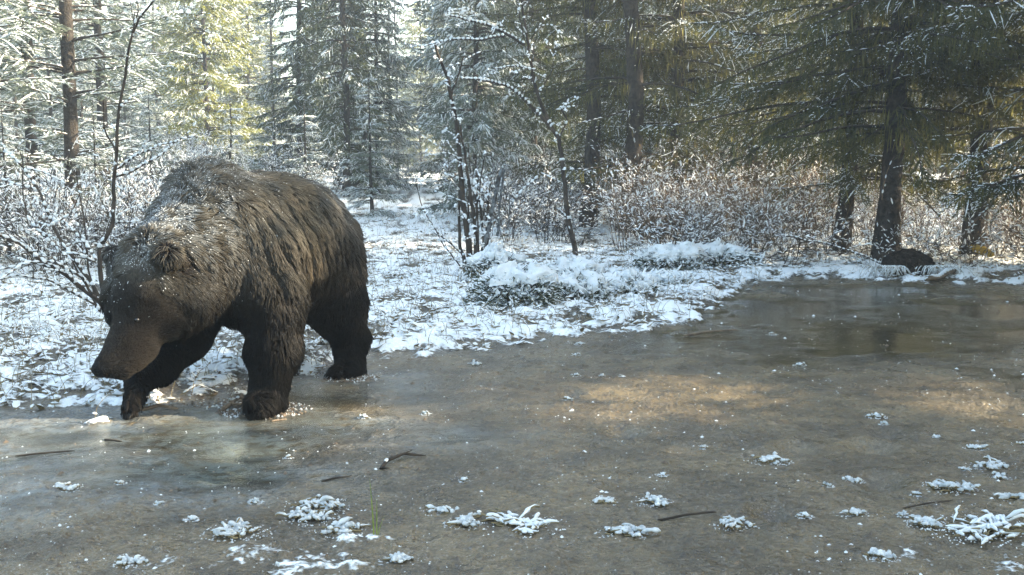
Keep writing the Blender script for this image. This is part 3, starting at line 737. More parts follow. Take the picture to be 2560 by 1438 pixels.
# ------------------------------------------------------------------ brush
def bush_parts(r, n, x, y, hgt, spread, wood, snow, leaf, snowp=1.0, leafp=.3, fan=.5, thick=1.0):
    """n stems with two orders of twigs around (x, y)"""
    z0 = gz(x, y)
    bx = np.repeat(x, n); by = np.repeat(y, n); bz = np.repeat(z0, n); N = len(bx)
    az = r.uniform(0, 2 * PI, N); hh = np.repeat(hgt, n) * r.uniform(.45, 1.1, N); out = np.repeat(spread, n) * r.uniform(.2, 1.1, N)
    t = np.linspace(0, 1, 5)
    off = r.uniform(0, .12, N)
    P = np.stack([bx[:, None] + np.cos(az)[:, None] * (off[:, None] + out[:, None] * t ** 1.4), by[:, None] + np.sin(az)[:, None] * (off[:, None] + out[:, None] * t ** 1.4), bz[:, None] - .03 + hh[:, None] * t * (1.15 - .15 * t)], -1)
    P[:, 1:-1] += r.normal(size=(N, 3, 3)) * .018
    R = (.0045 * thick * r.uniform(.7, 1.6, N))[:, None] * (1 - .75 * t)
    v, q = tubes(P, R, 3); wood.add(v, q)
    def child(P, m, l0, l1, rad, seg):
        N = len(P); K = P.shape[1]
        tt = r.uniform(.25, .98, (N, m)) * (K - 1); i0 = np.minimum(tt.astype(int), K - 2); f = (tt - i0)[..., None]; idx = np.arange(N)[:, None]
        b0 = (P[idx, i0] * (1 - f) + P[idx, i0 + 1] * f).reshape(-1, 3); tg = nrm((P[idx, i0 + 1] - P[idx, i0]).reshape(-1, 3))
        d = nrm(tg * .8 + r.normal(size=b0.shape) * .55 + np.array((0, 0, .12))); ln = r.uniform(l0, l1, len(b0))
        s = np.linspace(0, 1, seg)
        Q = b0[:, None] + d[:, None] * (ln[:, None] * s)[..., None] + r.normal(size=(len(b0), 1, 3)) * (.10 * ln[:, None] * s ** 2)[..., None]
        Rr = rad * (1 - .7 * s)[None] * np.ones((len(b0), 1))
        return Q, Rr, d, ln
    Q1, R1, d1, l1 = child(P, 6, .15, .45, .0028 * thick, 3); v, q = tubes(Q1, R1, 3); wood.add(v, q)
    Q2, R2, d2, l2 = child(Q1, 4, .06, .2, .0018, 2)
    c = Q2.mean(1); S = nrm(np.cross(d2, r.normal(size=d2.shape))); v, q = cards(c, d2, l2, .005 + 0 * l2, S); wood.add(v, q)
    # snow on twigs
    for Qa, dd, ll, pr, w in ((Q1, d1, l1, .8, .016), (Q2, d2, l2, .5, .013)):
        a = r.random(len(Qa)) < pr * snowp; f = r.uniform(.2, 1, a.sum())[:, None]
        pp = Qa[a, 0] * (1 - f) + Qa[a, -1] * f; k = len(pp)
        v, tq = domes(pp + np.array((0, 0, .002)), dd[a] * np.array((1, 1, .6)), np.minimum(ll[a], .12) * r.uniform(.3, .8, k), w * 1.15 * r.uniform(.4, 1.5, k), .012 * r.uniform(.5, 1.4, k), 5); snow.add(v, tq)
    a = r.random(len(Q2)) < leafp; k = int(a.sum())
    if k and leaf is not None:
        v, q = cards(Q2[a, 1], r.normal(size=(k, 3)), r.uniform(.02, .045, k), r.uniform(.01, .02, k), r.normal(size=(k, 3))); leaf.add(v, q)
def thicket(name, label, pts_, hr, sr, nst, seed, wmat, smat, lmat, snowp, leafp, thick=1.0):
    r = np.random.default_rng(seed); w, s, l = Buf(), Buf(), Buf()
    x = pts_[:, 0]; y = pts_[:, 1]
    bush_parts(r, nst, x, y, r.uniform(*hr, len(x)), r.uniform(*sr, len(x)), w, s, l, snowp, leafp, thick=thick)
    root = w.obj(name, wmat); tag(root, label, 'brush', None, 'stuff')
    o = s.obj('snow', smat, root); o['kind'] = 'stuff'
    if l.v: o = l.obj('withered_leaves', lmat, root); o['kind'] = 'stuff'
    print(name, w.n, s.n)
def scatter(seed, n, pxr, yr):
    r = np.random.default_rng(seed); y = r.uniform(yr[0] ** .5, yr[1] ** .5, n) ** 2; px = r.uniform(*pxr, n); k = ~((px > 815) & (px < 1110) & (y < 25.5)); y, px = y[k], px[k]; return np.stack([X_(px, y), y], -1)
thicket('thicket', 'dense tangled brown twigs dusted with snow under the right hand spruces', scatter(51, 95, (1560, 2750), (12.5, 17)), (.6, 1.35), (.3, .9), 9, 52, M['twig_warm'], M['snow'], M['deadleaf'], .9, .5)
thicket('undergrowth', 'snowy grey undergrowth between the leaning sapling and the trunk pair', scatter(53, 60, (1180, 1700), (14, 20)), (.5, 1.3), (.3, .8), 9, 54, M['twig'], M['snow'], M['deadleaf'], 1.05, .15)
thicket('brushwood', 'pale frosted brush beyond the snow path behind the bear', scatter(55, 80, (350, 1180), (20.5, 29)), (.6, 1.2), (.4, 1.0), 7, 56, M['twig'], M['snow'], None, 1.9, .0)
thicket('undershrubs', 'snow-covered low brush under the left pines', scatter(57, 75, (-250, 480), (9.5, 17)), (.4, 1.1), (.3, .8), 8, 58, M['twig'], M['snow'], None, 1.2, .0)
thicket('bank_brush', 'thin bent stems leaning over the bank by the puddle', scatter(59, 26, (1650, 2650), (10.9, 12.4)), (.25, .6), (.4, .8), 6, 60, M['twig'], M['snow'], M['deadleaf'], .9, .15)

# frosted grass and snow-covered litter over the snow zone
def snow_litter():
    r = np.random.default_rng(71); n = 21000
    y = r.uniform(3.4 ** .5, 20 ** .5, n) ** 2; px = r.uniform(-350, 2900, n); x = X_(px, y)
    f = fields(x, y); keep = (f[2] > .35) & (r.random(n) < .35 + .65 * f[2]); x, y = x[keep], y[keep]; n = len(x); z = gz(x, y)
    g, s = Buf(), Buf(); an = r.uniform(0, 2 * PI, n); sc = r.uniform(.5, 1.2, n) * (1 + .03 * y)
    d = np.stack([np.cos(an), np.sin(an) * .8, r.uniform(-.1, .5, n)], -1); P = np.stack([x, y, z + .006 + .018 * r.random(n)], -1)
    v, t = domes(P + np.array((0, 0, .004)), d, .040 * sc * r.uniform(.6, 1.6, n), .026 * sc * r.uniform(.6, 1.4, n), .009 * sc, 7); s.add(v, t)
    v, q = cards(P, d, .07 * sc, .02 * sc, np.cross(d, r.normal(size=(n, 3)) * .3 + np.array((0, 0, 1.)))); g.add(v, q)
    # upright blades
    k = r.random(n) < .6; m = int(k.sum()); ts = np.linspace(0, 1, 4); a2 = r.uniform(0, 2 * PI, m); h = r.uniform(.03, .13, m) * (1 + .02 * y[k]); b = r.uniform(.02, .12, m)
    Q = np.stack([x[k][:, None] + np.cos(a2)[:, None] * b[:, None] * ts ** 2, y[k][:, None] + np.sin(a2)[:, None] * b[:, None] * ts ** 2, z[k][:, None] + h[:, None] * ts * (1.3 - .3 * ts)], -1)
    v, q = tubes(Q, np.full((m, 4), .0022) * (1 - .7 * ts), 3); g.add(v, q)
    kk = r.random(m) < .6; v, t = domes(Q[kk, 2], Q[kk, 3] - Q[kk, 1], .04 * np.ones(kk.sum()), .012 * np.ones(kk.sum()), .008 * np.ones(kk.sum()), 4); s.add(v, t)
    o = g.obj('grass', M['drygrass']); tag(o, 'withered grass and leaf litter poking through the snow', 'grass', None, 'stuff')
    o2 = s.obj('snow', M['snow'], o, True); o2['kind'] = 'stuff'
    # crumbs of snow and grit on the mud
    n = 12000; y = r.uniform(2.4 ** .5, 10 ** .5, n) ** 2; px = r.uniform(-100, 2700, n); x = X_(px, y); f = fields(x, y)
    cl = vnoise(np.stack([x, y, 0 * x], -1), 1.5, 77, 2); keep = (f[2] < .5) & (cl > .36) & (r.random(n) < 1 - .7 * f[1]); x, y = x[keep], y[keep]; n = len(x); z = gz(x, y)
    c, gr = Buf(), Buf(); P = np.stack([x, y, z - .001], -1); an = r.uniform(0, 6.3, n); d = np.stack([np.cos(an), np.sin(an), 0 * an], -1)
    sz = r.uniform(.0012, .0055, n) * (1 + .12 * y) * np.where(r.random(n) < .08, 2.2, 1)
    k = r.random(n) < .5
    v, t = domes(P[k], d[k], sz[k] * 1.3, sz[k] * .8, sz[k] * .4, 7); c.add(v, t); v, t = domes(P[~k], d[~k], sz[~k] * 1.8, sz[~k] * 1.1, sz[~k] * .6, 5); gr.add(v, t)
    o = c.obj('snow_crumbs', M['snow'], None, True); tag(o, 'crumbs of snow scattered over the mud', 'snow', None, 'stuff')
    o = gr.obj('debris', M['wood'], None, True); tag(o, 'small bits of bark and grit on the mud', 'debris', None, 'stuff')
snow_litter()
def paw_slush():
    r = np.random.default_rng(78); b_, d_ = Buf(), Buf()
    for (px, py, w, n) in ((665, 1022, .17, 420), (868, 945, .14, 260), (600, 1018, .12, 160), (480, 985, .3, 260)):
        c = flat(px, py); a = r.uniform(0, 6.3, n); q = r.random(n) ** .5 * w; x = c[0] + np.cos(a) * q * 1.2; y = c[1] + np.sin(a) * q; z = gz(x, y); P = np.stack([x, y, z], -1); D = np.stack([np.cos(a * 3), np.sin(a * 3), 0 * a], -1)
        k = r.random(n) < .45; m = int(k.sum()); v, t = domes(P[k], D[k], r.uniform(.006, .020, m), r.uniform(.004, .012, m), r.uniform(.002, .009, m), 6); b_.add(v, t)
        m = n - m; v, t = domes(P[~k], D[~k], r.uniform(.008, .030, m), r.uniform(.005, .014, m), r.uniform(.002, .010, m), 6); d_.add(v, t)
    o = b_.obj('slush', M['frost'], None, True); tag(o, 'grey slush crumbs kicked up around the bear paws', 'slush', None, 'stuff')
    o = d_.obj('mud_crumbs', M['wood'], None, True); tag(o, 'crumbs of mud and bark around the bear paws', 'mud', None, 'stuff')
paw_slush()

# ------------------------------------------------------------------ traced bare shrubs
def resample(P, n):
    d = np.r_[0, np.cumsum(np.linalg.norm(np.diff(P, axis=0), axis=1))]; t = np.linspace(0, d[-1], n); return np.stack([np.interp(t, d, P[:, a]) for a in range(3)], -1)
def bare(name, label, cat, org, stems, seed, twigs=7, wmat='twig', snowr=1.0, group=None, leafy=0):
    """stems: (px polyline, y0, y1, base radius m, tip radius m)"""
    r = np.random.default_rng(seed); root = empty(name, org); tag(root, label, cat, group); O = np.array(org)
    s, w2 = Buf(), Buf()
    def snowline(P, R, cov):
        n = len(P) - 1
        for i0 in range(n):
            T = P[i0 + 1] - P[i0]; hor = 1 - abs(T[2]) / (np.linalg.norm(T) + 1e-9)
            if r.random() > cov * (.03 + 2.2 * hor): continue
            p = (P[i0] + P[i0 + 1]) / 2; q = T * r.uniform(.55, 1.0)
            ps = np.stack([p - q / 2, p - q / 4, p, p + q / 4, p + q / 2]) + np.array((0, 0, 1.)) * R[i0] * .9
            rr_ = (R[i0] * .85 + .0050) * np.array([.25, .85, 1, .85, .25]) * r.uniform(.8, 1.25) * snowr
            v, f = tubes(ps, rr_, 6); s.add(v - O, f)
    for (pl, y0, y1, ra, rb) in stems:
        m = len(pl); P = np.array([pt(p[0], p[1], y0 + (y1 - y0) * q / (m - 1)) for q, p in enumerate(pl)])
        L = np.linalg.norm(np.diff(P, axis=0), axis=1).sum(); n = max(6, int(L / .045)); P = resample(P, n)
        P[1:-1] += (np.stack([vnoise(P[1:-1], 9, seed + a) for a in range(3)], -1) - .5) * .022
        R = np.linspace(ra, rb, n); e = Buf(); v, f = tubes(P - O, R, 6); e.add(v, f); e.obj('stem', M[wmat], root, True)
        snowline(P, R, 1.0)
        k = int(twigs * L); 
        for _ in range(k):
            i0 = r.integers(n // 4, n - 1); d = nrm(nrm(P[i0] - P[i0 - 1]) * .8 + r.normal(size=3) * .6 + np.array((0, 0, .15))); ln = r.uniform(.06, .3) * (1.1 - i0 / n * .5)
            t = np.linspace(0, 1, 6)[:, None]; Q = P[i0] + d * ln * t + r.normal(size=3) * .15 * ln * t ** 2; Rq = np.linspace(min(R[i0] * .6, .004), .001, 6)
            v, f = tubes(Q - O, Rq, 4); w2.add(v, f); snowline(Q, Rq, .9)
            if leafy and r.random() < leafy:
                v, tq = domes((Q[-1] - O)[None] + r.normal(size=(3, 3)) * .02, r.normal(size=(3, 3)), r.uniform(.03, .06, 3), r.uniform(.02, .035, 3), r.uniform(.012, .02, 3), 6); s.add(v, tq)
    w2.obj('twigs', M[wmat], root)['kind'] = 'stuff'; s.obj('snow', M['snow'], root, True)['kind'] = 'stuff'
    return root
def G(px, y): x = X_(px, y); return (x, y, gz1(x, y))
bare('sapling', 'tall thin bare sapling rising just left of the bear shoulder', 'sapling', G(268, 7.0), [
    ([(268, 790), (252, 700), (246, 620), (268, 590), (286, 555), (281, 470), (290, 380), (298, 270), (312, 190), (322, 120), (346, 40), (392, -10)], 6.9, 7.1, .016, .006),
    ([(284, 442), (330, 430), (400, 392), (450, 348), (490, 340)], 7.1, 7.4, .009, .003), ([(285, 425), (345, 385), (400, 360), (445, 352)], 7.1, 6.8, .007, .003),
    ([(322, 120), (335, 60), (345, 20), (340, -10)], 7.0, 7.1, .006, .003), ([(284, 555), (320, 556), (352, 552)], 7.0, 7.1, .008, .004),
    ([(290, 380), (262, 330), (258, 250)], 7.0, 6.9, .006, .003), ([(300, 270), (330, 240), (362, 232)], 7.0, 7.1, .006, .003)], 81, 5)
bare('dead_bush', 'leafless snow-lined bush with long arching branches at the left edge', 'bush', G(235, 6.7), [
    ([(255, 760), (205, 720), (150, 680), (90, 640), (40, 605), (-40, 575)], 6.7, 6.2, .016, .006), ([(245, 740), (225, 700), (165, 620), (130, 560), (100, 480), (60, 420), (10, 375)], 6.7, 6.9, .013, .005),
    ([(150, 680), (90, 655), (30, 665), (-60, 690)], 6.5, 6.2, .008, .004), ([(230, 735), (200, 690), (130, 650), (70, 660), (0, 700)], 6.6, 6.1, .009, .004),
    ([(238, 655), (205, 640), (168, 632), (160, 640)], 6.7, 6.5, .007, .003), ([(240, 650), (205, 600), (150, 545)], 6.7, 6.9, .008, .004), ([(240, 770), (225, 690), (215, 600), (198, 480), (190, 420)], 6.8, 6.9, .007, .003),
    ([(250, 780), (180, 650), (110, 590), (70, 545), (60, 470), (50, 380)], 6.8, 7.0, .007, .003), ([(235, 760), (120, 700), (40, 690), (-50, 715)], 6.6, 6.0, .007, .003), ([(130, 560), (175, 540), (205, 470)], 6.8, 6.9, .006, .003),
    ([(60, 420), (110, 430), (165, 460)], 6.9, 7.0, .006, .003), ([(100, 480), (40, 460), (-30, 470)], 6.9, 6.7, .006, .003)], 82, 9)
bare('broken_shrub', 'snow-flecked clump of upright dark stems in the middle of the clearing', 'shrub', G(1195, 10.2), [
    ([(1178, 690), (1170, 600), (1158, 500), (1152, 420), (1140, 300), (1118, 190), (1088, 112)], 10.2, 10.3, .036, .013), ([(1200, 690), (1192, 600), (1176, 480), (1160, 380), (1148, 300)], 10.1, 10.2, .026, .010),
    ([(1165, 690), (1150, 600), (1148, 500), (1150, 400)], 10.3, 10.3, .021, .008), ([(1215, 690), (1206, 580), (1196, 480), (1188, 400)], 10.2, 10.4, .016, .007), ([(1190, 690), (1186, 560), (1200, 470), (1208, 400)], 10.1, 10.0, .015, .006),
    ([(1195, 690), (1160, 640), (1100, 590), (1060, 530), (1040, 460)], 10.1, 9.8, .009, .004), ([(1150, 665), (1110, 615), (1080, 560), (1050, 545)], 10.0, 9.7, .007, .003), ([(1185, 690), (1168, 560), (1176, 450), (1170, 360)], 10.2, 10.3, .012, .005), ([(1198, 690), (1212, 600), (1218, 520), (1228, 430)], 10.3, 10.3, .013, .006), ([(1180, 690), (1196, 600), (1190, 500), (1200, 430)], 10.0, 10.1, .012, .005), ([(1205, 690), (1225, 560), (1216, 470)], 10.3, 10.5, .016, .007),
    ([(1128, 240), (1150, 170), (1165, 130)], 10.3, 10.3, .012, .006), ([(1150, 400), (1120, 380), (1090, 385)], 10.2, 10.0, .006, .003)], 83, 7, 'twig', 1.0, None, .8)
bare('snag', 'short leaning broken stem with a cap of snow beside the shrub', 'snag', G(1225, 10.3), [
    ([(1214, 600), (1232, 520), (1246, 460), (1257, 420)], 10.3, 10.3, .021, .024), ([(1242, 590), (1252, 500), (1260, 425)], 10.4, 10.4, .016, .012), ([(1200, 660), (1214, 600), (1222, 560)], 10.2, 10.3, .024, .020), ([(1270, 590), (1274, 500), (1272, 450)], 10.4, 10.4, .008, .004),
    ([(1272, 520), (1310, 470), (1345, 440)], 10.4, 10.5, .008, .004)], 84, 1.5, 'bark_frosty', 1.3)
bare('leaning_sapling', 'slender leaning tree with snow-lined arching boughs left of the trunk pair', 'sapling', G(1442, 12.0), [
    ([(1442, 655), (1432, 600), (1420, 545), (1408, 430), (1398, 350), (1368, 300), (1345, 240), (1325, 150), (1312, 60), (1300, -20)], 12, 12.2, .034, .013), ([(1398, 350), (1352, 290), (1310, 248), (1270, 215), (1210, 200), (1150, 195)], 12.1, 11.7, .020, .009),
    ([(1312, 112), (1262, 80), (1215, 62), (1170, 50), (1125, 40)], 12.2, 11.8, .019, .008), ([(1262, 90), (1210, 100), (1130, 100), (1085, 108), (1060, 118)], 12.0, 11.7, .016, .007), ([(1340, 175), (1290, 165), (1235, 172)], 12.1, 11.9, .011, .006),
    ([(1345, 240), (1380, 180), (1392, 100)], 12.2, 12.3, .008, .004), ([(1312, 110), (1300, 40), (1290, -20)], 12.2, 12.2, .008, .004), ([(1424, 550), (1400, 525), (1392, 522)], 12.0, 11.8, .011, .006), ([(1395, 345), (1420, 300), (1400, 270), (1440, 265)], 12.1, 12.2, .011, .006),
    ([(1320, 110), (1345, 70), (1370, 60), (1395, 68)], 12.2, 12.3, .007, .003), ([(1210, 60), (1170, 20), (1120, 25)], 12, 11.9, .006, .003)], 85, 9, 'twig', 1.15, None, .6)
bare('branch_spray', 'pale bare branch slanting up at the right edge above the bank', 'branch', G(2470, 10.8), [
    ([(2420, 570), (2470, 520), (2510, 460), (2570, 380)], 10.8, 10.9, .012, .010), ([(2350, 540), (2290, 480), (2270, 420), (2290, 340)], 11.0, 11.2, .010, .004), ([(2205, 500), (2215, 440), (2235, 390)], 11.0, 11.1, .006, .003)], 86, 3, 'twig_warm', .7)
bare('fallen_bough', 'thin bough lying down the bank onto the dark hollow', 'branch', G(2120, 10.6), [
    ([(1960, 590), (2080, 612), (2160, 640), (2230, 672), (2300, 700)], 10.9, 10.3, .010, .005), ([(2120, 622), (2180, 610), (2240, 630)], 10.7, 10.6, .005, .003), ([(1730, 610), (1800, 595), (1860, 562)], 11.4, 11.8, .008, .003)], 87, 3, 'twig', .8)

# ------------------------------------------------------------------ juniper mounds under snow
def mound(label, px, y, w, d, h, seed, n=1500, group='low junipers under snow', name='juniper'):
    x = X_(px, y); z = gz1(x, y); root = empty(name, (x, y, z - .01)); tag(root, label, 'juniper', group); r = np.random.default_rng(seed)
    a = r.uniform(0, 2 * PI, n); ph = np.arccos(r.uniform(0, 1, n)); rad = r.uniform(.5, 1.0, n) ** .5
    wob = 1 + .35 * (vnoise(np.stack([np.cos(a) * 1.3, np.sin(a) * 1.3, ph], -1), 1.4, seed, 2) - .5) * 2
    D = np.stack([np.cos(a) * np.sin(ph), np.sin(a) * np.sin(ph), np.cos(ph)], -1); P = D * np.array((w, d, h)) * (rad * wob)[:, None]
    dirs = nrm(D * np.array((1, 1, .6)) + r.normal(size=(n, 3)) * .5)
    nb, sb, tw = Buf(), Buf(), Buf()
    v, q = cards(P, dirs, r.uniform(.03, .07, n), r.uniform(.008, .018, n), r.normal(size=(n, 3))); nb.add(v, q)
    m = 40; a2 = r.uniform(0, 6.3, m); t = np.linspace(0, 1, 4); E = np.stack([np.cos(a2) * w * r.uniform(.3, 1, m), np.sin(a2) * d * r.uniform(.3, 1, m), h * r.uniform(.2, .9, m)], -1)
    Q = E[:, None] * t[None, :, None]; v, q = tubes(Q, np.full((m, 4), .005) * (1 - .6 * t), 4); tw.add(v, q)
    # a joined, sagging cap of snow with an uneven lower edge
    nA, nR = 64, 20; A_, R_ = np.meshgrid(np.linspace(0, 2 * PI, nA, endpoint=False), np.linspace(0, 1, nR))
    edge = .62 + .75 * (vnoise(np.stack([np.cos(A_) * 3, np.sin(A_) * 3, A_ * 0 + seed], -1), 1, seed, 3) - .5)
    phi = R_ * edge * PI / 2 * .95
    dr = np.stack([np.cos(A_) * np.sin(phi), np.sin(A_) * np.sin(phi), np.cos(phi)], -1)
    wb = 1 + .35 * (vnoise(np.stack([np.cos(A_) * 1.3, np.sin(A_) * 1.3, phi], -1), 1.4, seed, 2) - .5) * 2
    base = dr * np.array((w, d, h)) * (wb * 1.02)[..., None]
    lump = vnoise(base + seed, 22, seed + 3, 3); hole = vnoise(base + seed, 13, seed + 8, 2)
    base = base + dr * ((lump - .35) * .060 - .055 * smooth(.52, .68, hole) - .04 * smooth(.82, 1, R_))[..., None]
    jj, kk2 = np.meshgrid(np.arange(nR - 1), np.arange(nA), indexing='ij'); kn = (kk2 + 1) % nA
    sb.add(base.reshape(-1, 3), np.stack([jj * nA + kk2, (jj + 1) * nA + kk2, (jj + 1) * nA + kn, jj * nA + kn], -1).reshape(-1, 4))
    k = 0
    kq = 420; sel = r.choice(n, kq); t4 = np.linspace(0, 1, 5); Pf = P[sel] * 1.02; Pf[:, 2] += .008; df = nrm(D[sel] * np.array((1, 1, .2)) + r.normal(size=(kq, 3)) * .5) * r.uniform(.03, .09, kq)[:, None]
    Pf = Pf[Pf[:, 2] > h * .35]; df = df[:len(Pf)]; TT = Pf[:, None] + df[:, None] * t4[None, :, None]; v, f = tubes(TT, np.array([.4, 1, 1.05, .9, .3])[None] * r.uniform(.005, .011, (len(Pf), 1)), 6); sb.add(v, f)
    sel = r.random(n) < .35; v, f = domes(P[sel] + np.array((0, 0, .006)), dirs[sel], r.uniform(.02, .06, sel.sum()), r.uniform(.01, .025, sel.sum()), r.uniform(.006, .014, sel.sum()), 5); sb.add(v, f)
    nb.obj('needles', M['juniper'], root)['kind'] = 'stuff'; tw.obj('branches', M['twig'], root)['kind'] = 'stuff'; sb.obj('snow', M['snow'], root, True)['kind'] = 'stuff'
for a in [('broad snow-capped juniper mound with dark underside in front of the shrub', 1290, 7.95, .34, .24, .26, 91, 2600), ('flatter snow-capped juniper joined to the right of the broad mound', 1440, 8.3, .30, .22, .20, 92, 2000),
          ('juniper mound right behind the foot of the leaning sapling', 1430, 9.5, .36, .26, .20, 93, 1800), ('ragged juniper at the right end of the mounds', 1560, 8.7, .34, .26, .15, 94, 1700), ('small juniper hugging the base of the upright shrub', 1235, 9.6, .26, .20, .27, 95, 1500),
          ('snowy juniper hump at the foot of the thicket', 1680, 10.6, .42, .26, .22, 96, 1800), ('long low juniper right of the snowy hump by the thicket', 1800, 10.9, .40, .24, .20, 97, 1600), ('low snowy juniper near the mud edge below the hump', 1660, 9.1, .30, .22, .11, 98, 1200)]:
    mound(*a)
def snow_logs(label, px, y, w, d, h, seed):
    pass

# ------------------------------------------------------------------ dark hollow, logs, sticks
def hollow():
    x, y, z = G(2272, 10.35); root = empty('earth_mound', (x, y, z)); tag(root, 'black earthy hollow in the snowy bank beside the puddle', 'earth mound')
    b = Buf(); v, q = blob((0, 0, .06), (.235, .2, .16), 40, 24, 5, .22, 2.5); v += (vnoise(v, 22, 3, 3)[:, None] - .5) * .035; b.add(v, q); b.obj('soil', M['soil'], root, True)
    r = np.random.default_rng(5); s, g = Buf(), Buf(); n = 170; side = np.where(r.random(n) < .5, -1, 1.); bx = side * r.uniform(.10, .42, n); t = np.linspace(0, 1, 5)
    a = r.uniform(-.8, .8, n); ln = r.uniform(.10, .26, n)
    P = np.stack([bx[:, None] + np.sin(a)[:, None] * ln[:, None] * t, -.12 - r.uniform(0, .14, n)[:, None] - .3 * ln[:, None] * t, .06 + ln[:, None] * (.55 * t - .85 * t ** 2)], -1)
    v, q = tubes(P, np.full((n, 5), .003), 3); g.add(v, q); P2 = P + np.array((0, 0, .005)); v, q = tubes(P2[:, 1:], np.full((n, 4), .0036) * np.array([.6, 1, 1, .4]), 5); s.add(v, q)
    g.obj('grass_blades', M['drygrass'], root)['kind'] = 'stuff'; s.obj('snow', M['snow'], root, True)['kind'] = 'stuff'
hollow()
def log(name, label, cat, pts_, ra, rb, snow=1.0, wmat='wood', seed=0, k=10, forks=()):
    """pts_: (px, y, lift)"""
    P = np.array([(X_(px, y), y, gz1(X_(px, y), y) + ra * .7 + l) for px, y, l in pts_]); P = resample(P, 14); O = P[0].copy(); O[2] -= ra
    P[1:-1] += (np.stack([vnoise(P[1:-1], 6, seed + a) for a in range(3)], -1) - .5) * ra * 2
    root = empty(name, O); tag(root, label, cat, None if name != 'stick' else 'sticks on the mud'); R = np.linspace(ra, rb, 14) * (1 + .2 * (vnoise(P, 20, seed) - .5))
    R[0] *= .5; R[-1] *= .4
    e = Buf(); v, f = tubes(P - O, R, k); e.add(v, f)
    for (i0, dx, dy, dz) in forks:
        Q = P[i0] + np.linspace(0, 1, 5)[:, None] * np.array((dx, dy, dz)); v, f = tubes(Q - O, np.linspace(R[i0] * .8, .001, 5), 6); e.add(v, f)
    e.obj('wood', M[wmat], root, True)
    if snow:
        r = np.random.default_rng(seed); s = Buf()
        for i0 in range(13):
            if r.random() > snow: continue
            p = (P[i0] + P[i0 + 1]) / 2; q = (P[i0 + 1] - P[i0]) * 1.05; ps = np.stack([p - q * .6, p - q * .25, p, p + q * .25, p + q * .6]) + np.array((0, 0, R[i0] * .7))
            v, f = tubes(ps - O, (R[i0] * .8 + .002) * np.array([.5, .9, 1, .9, .5]), 7); s.add(v, f)
        if s.v: s.obj('snow', M['snow'], root, True)['kind'] = 'stuff'
log('log', 'snow-dusted short log lying on the bank edge right of the dark hollow', 'log', [(2318, 9.75, .0), (2350, 9.9, .02), (2388, 10.15, .03)], .024, .030, .95, 'wood', 1)
log('fallen_log', 'dark fallen log at the far end of the snow path', 'log', [(838, 24.5, .05), (880, 24.8, .15), (935, 25.5, .12)], .12, .09, .5, 'bark', 2)
log('fallen_log', 'leaning dead trunk crossing behind the young snowy spruce', 'log', [(868, 23.5, .1), (895, 23.2, .8), (925, 23.0, 1.4)], .07, .04, .3, 'bark', 3)
log('stick', 'forked dark stick lying on the icy mud in front of the bear path', 'stick', [(946, flat(946, 1180)[1], 0), (962, flat(960, 1165)[1], .012), (1005, flat(1005, 1148)[1], .012), (1062, flat(1062, 1143)[1], 0)], .0075, .004, .1, 'twig', 4, 7, ((7, .05, .04, .012), (1, .03, -.04, .005)))
log('stick', 'long thin stick on the mud at the far edge near the junipers', 'stick', [(1712, flat(1712, 838)[1], 0), (1780, flat(1780, 832)[1], .01), (1852, flat(1852, 826)[1], 0)], .010, .005, 0, 'wood', 5, 7)
log('stick', 'thin pale stick on wet mud at the left edge', 'stick', [(20, flat(20, 1137)[1], 0), (90, flat(90, 1133)[1], .004), (172, flat(172, 1124)[1], 0)], .004, .0025, .0, 'twig', 6, 6)
log('stick', 'short dark twig on the wet mud below the bear muzzle', 'stick', [(248, flat(248, 1094)[1], 0), (292, flat(292, 1099)[1], 0)], .004, .003, 0, 'twig', 7, 6)
log('stick', 'curved pale root beside the raised paw', 'stick', [(340, flat(340, 1036)[1], 0), (385, flat(385, 1028)[1], .015), (436, flat(436, 1030)[1], 0)], .009, .006, 0, 'wood', 8, 7, ((7, .08, -.05, -.01),))
log('stick', 'light stick in front of the planted fore paw', 'stick', [(545, flat(545, 1030)[1], 0), (590, flat(590, 1012)[1], .02), (622, flat(622, 1012)[1], .01)], .010, .005, .2, 'wood', 9, 7, ((5, .09, -.03, .0),))
log('stick', 'short pale brown splinter behind the planted fore paw', 'stick', [(672, flat(672, 1052)[1], 0), (710, flat(710, 1046)[1], 0)], .005, .003, 0, 'wood', 10, 6)
log('stick', 'dark half-sunk twig left of the forked stick', 'stick', [(796, flat(796, 1203)[1], 0), (836, flat(836, 1197)[1], .004), (874, flat(874, 1190)[1], 0)], .004, .002, 0, 'twig', 11, 6)
log('stick', 'thin dark twig with snow near the lower right tufts', 'stick', [(1650, flat(1650, 1305)[1], 0), (1720, flat(1720, 1300)[1], .006), (1800, flat(1800, 1298)[1], 0)], .004, .003, 0, 'twig', 12, 6)
log('stick', 'straight dark twig left of the big snowy tuft', 'stick', [(2270, flat(2270, 1275)[1], 0), (2340, flat(2340, 1270)[1], .006), (2400, flat(2400, 1258)[1], 0)], .003, .002, 0, 'twig', 13, 6)
def yellow_patch():
    x, y, z = G(2455, 11.3); root = empty('fallen_bark', (x, y, z + .13)); tag(root, 'sunlit yellow slab of rotten wood in the brush at right', 'bark slab')
    b = Buf(); P = np.array([(-.13, 0, .05), (-.05, 0, .03), (.04, -.02, 0), (.13, -.03, -.05)]); P = resample(P, 10); v, q = tubes(P, np.array([.01, .03, .04, .045, .045, .045, .04, .04, .03, .008]), 10); v += (vnoise(v, 30, 3, 2)[:, None] - .5) * .02; b.add(v, q); b.obj('wood', M['yellowleaf'], root, True)
yellow_patch()

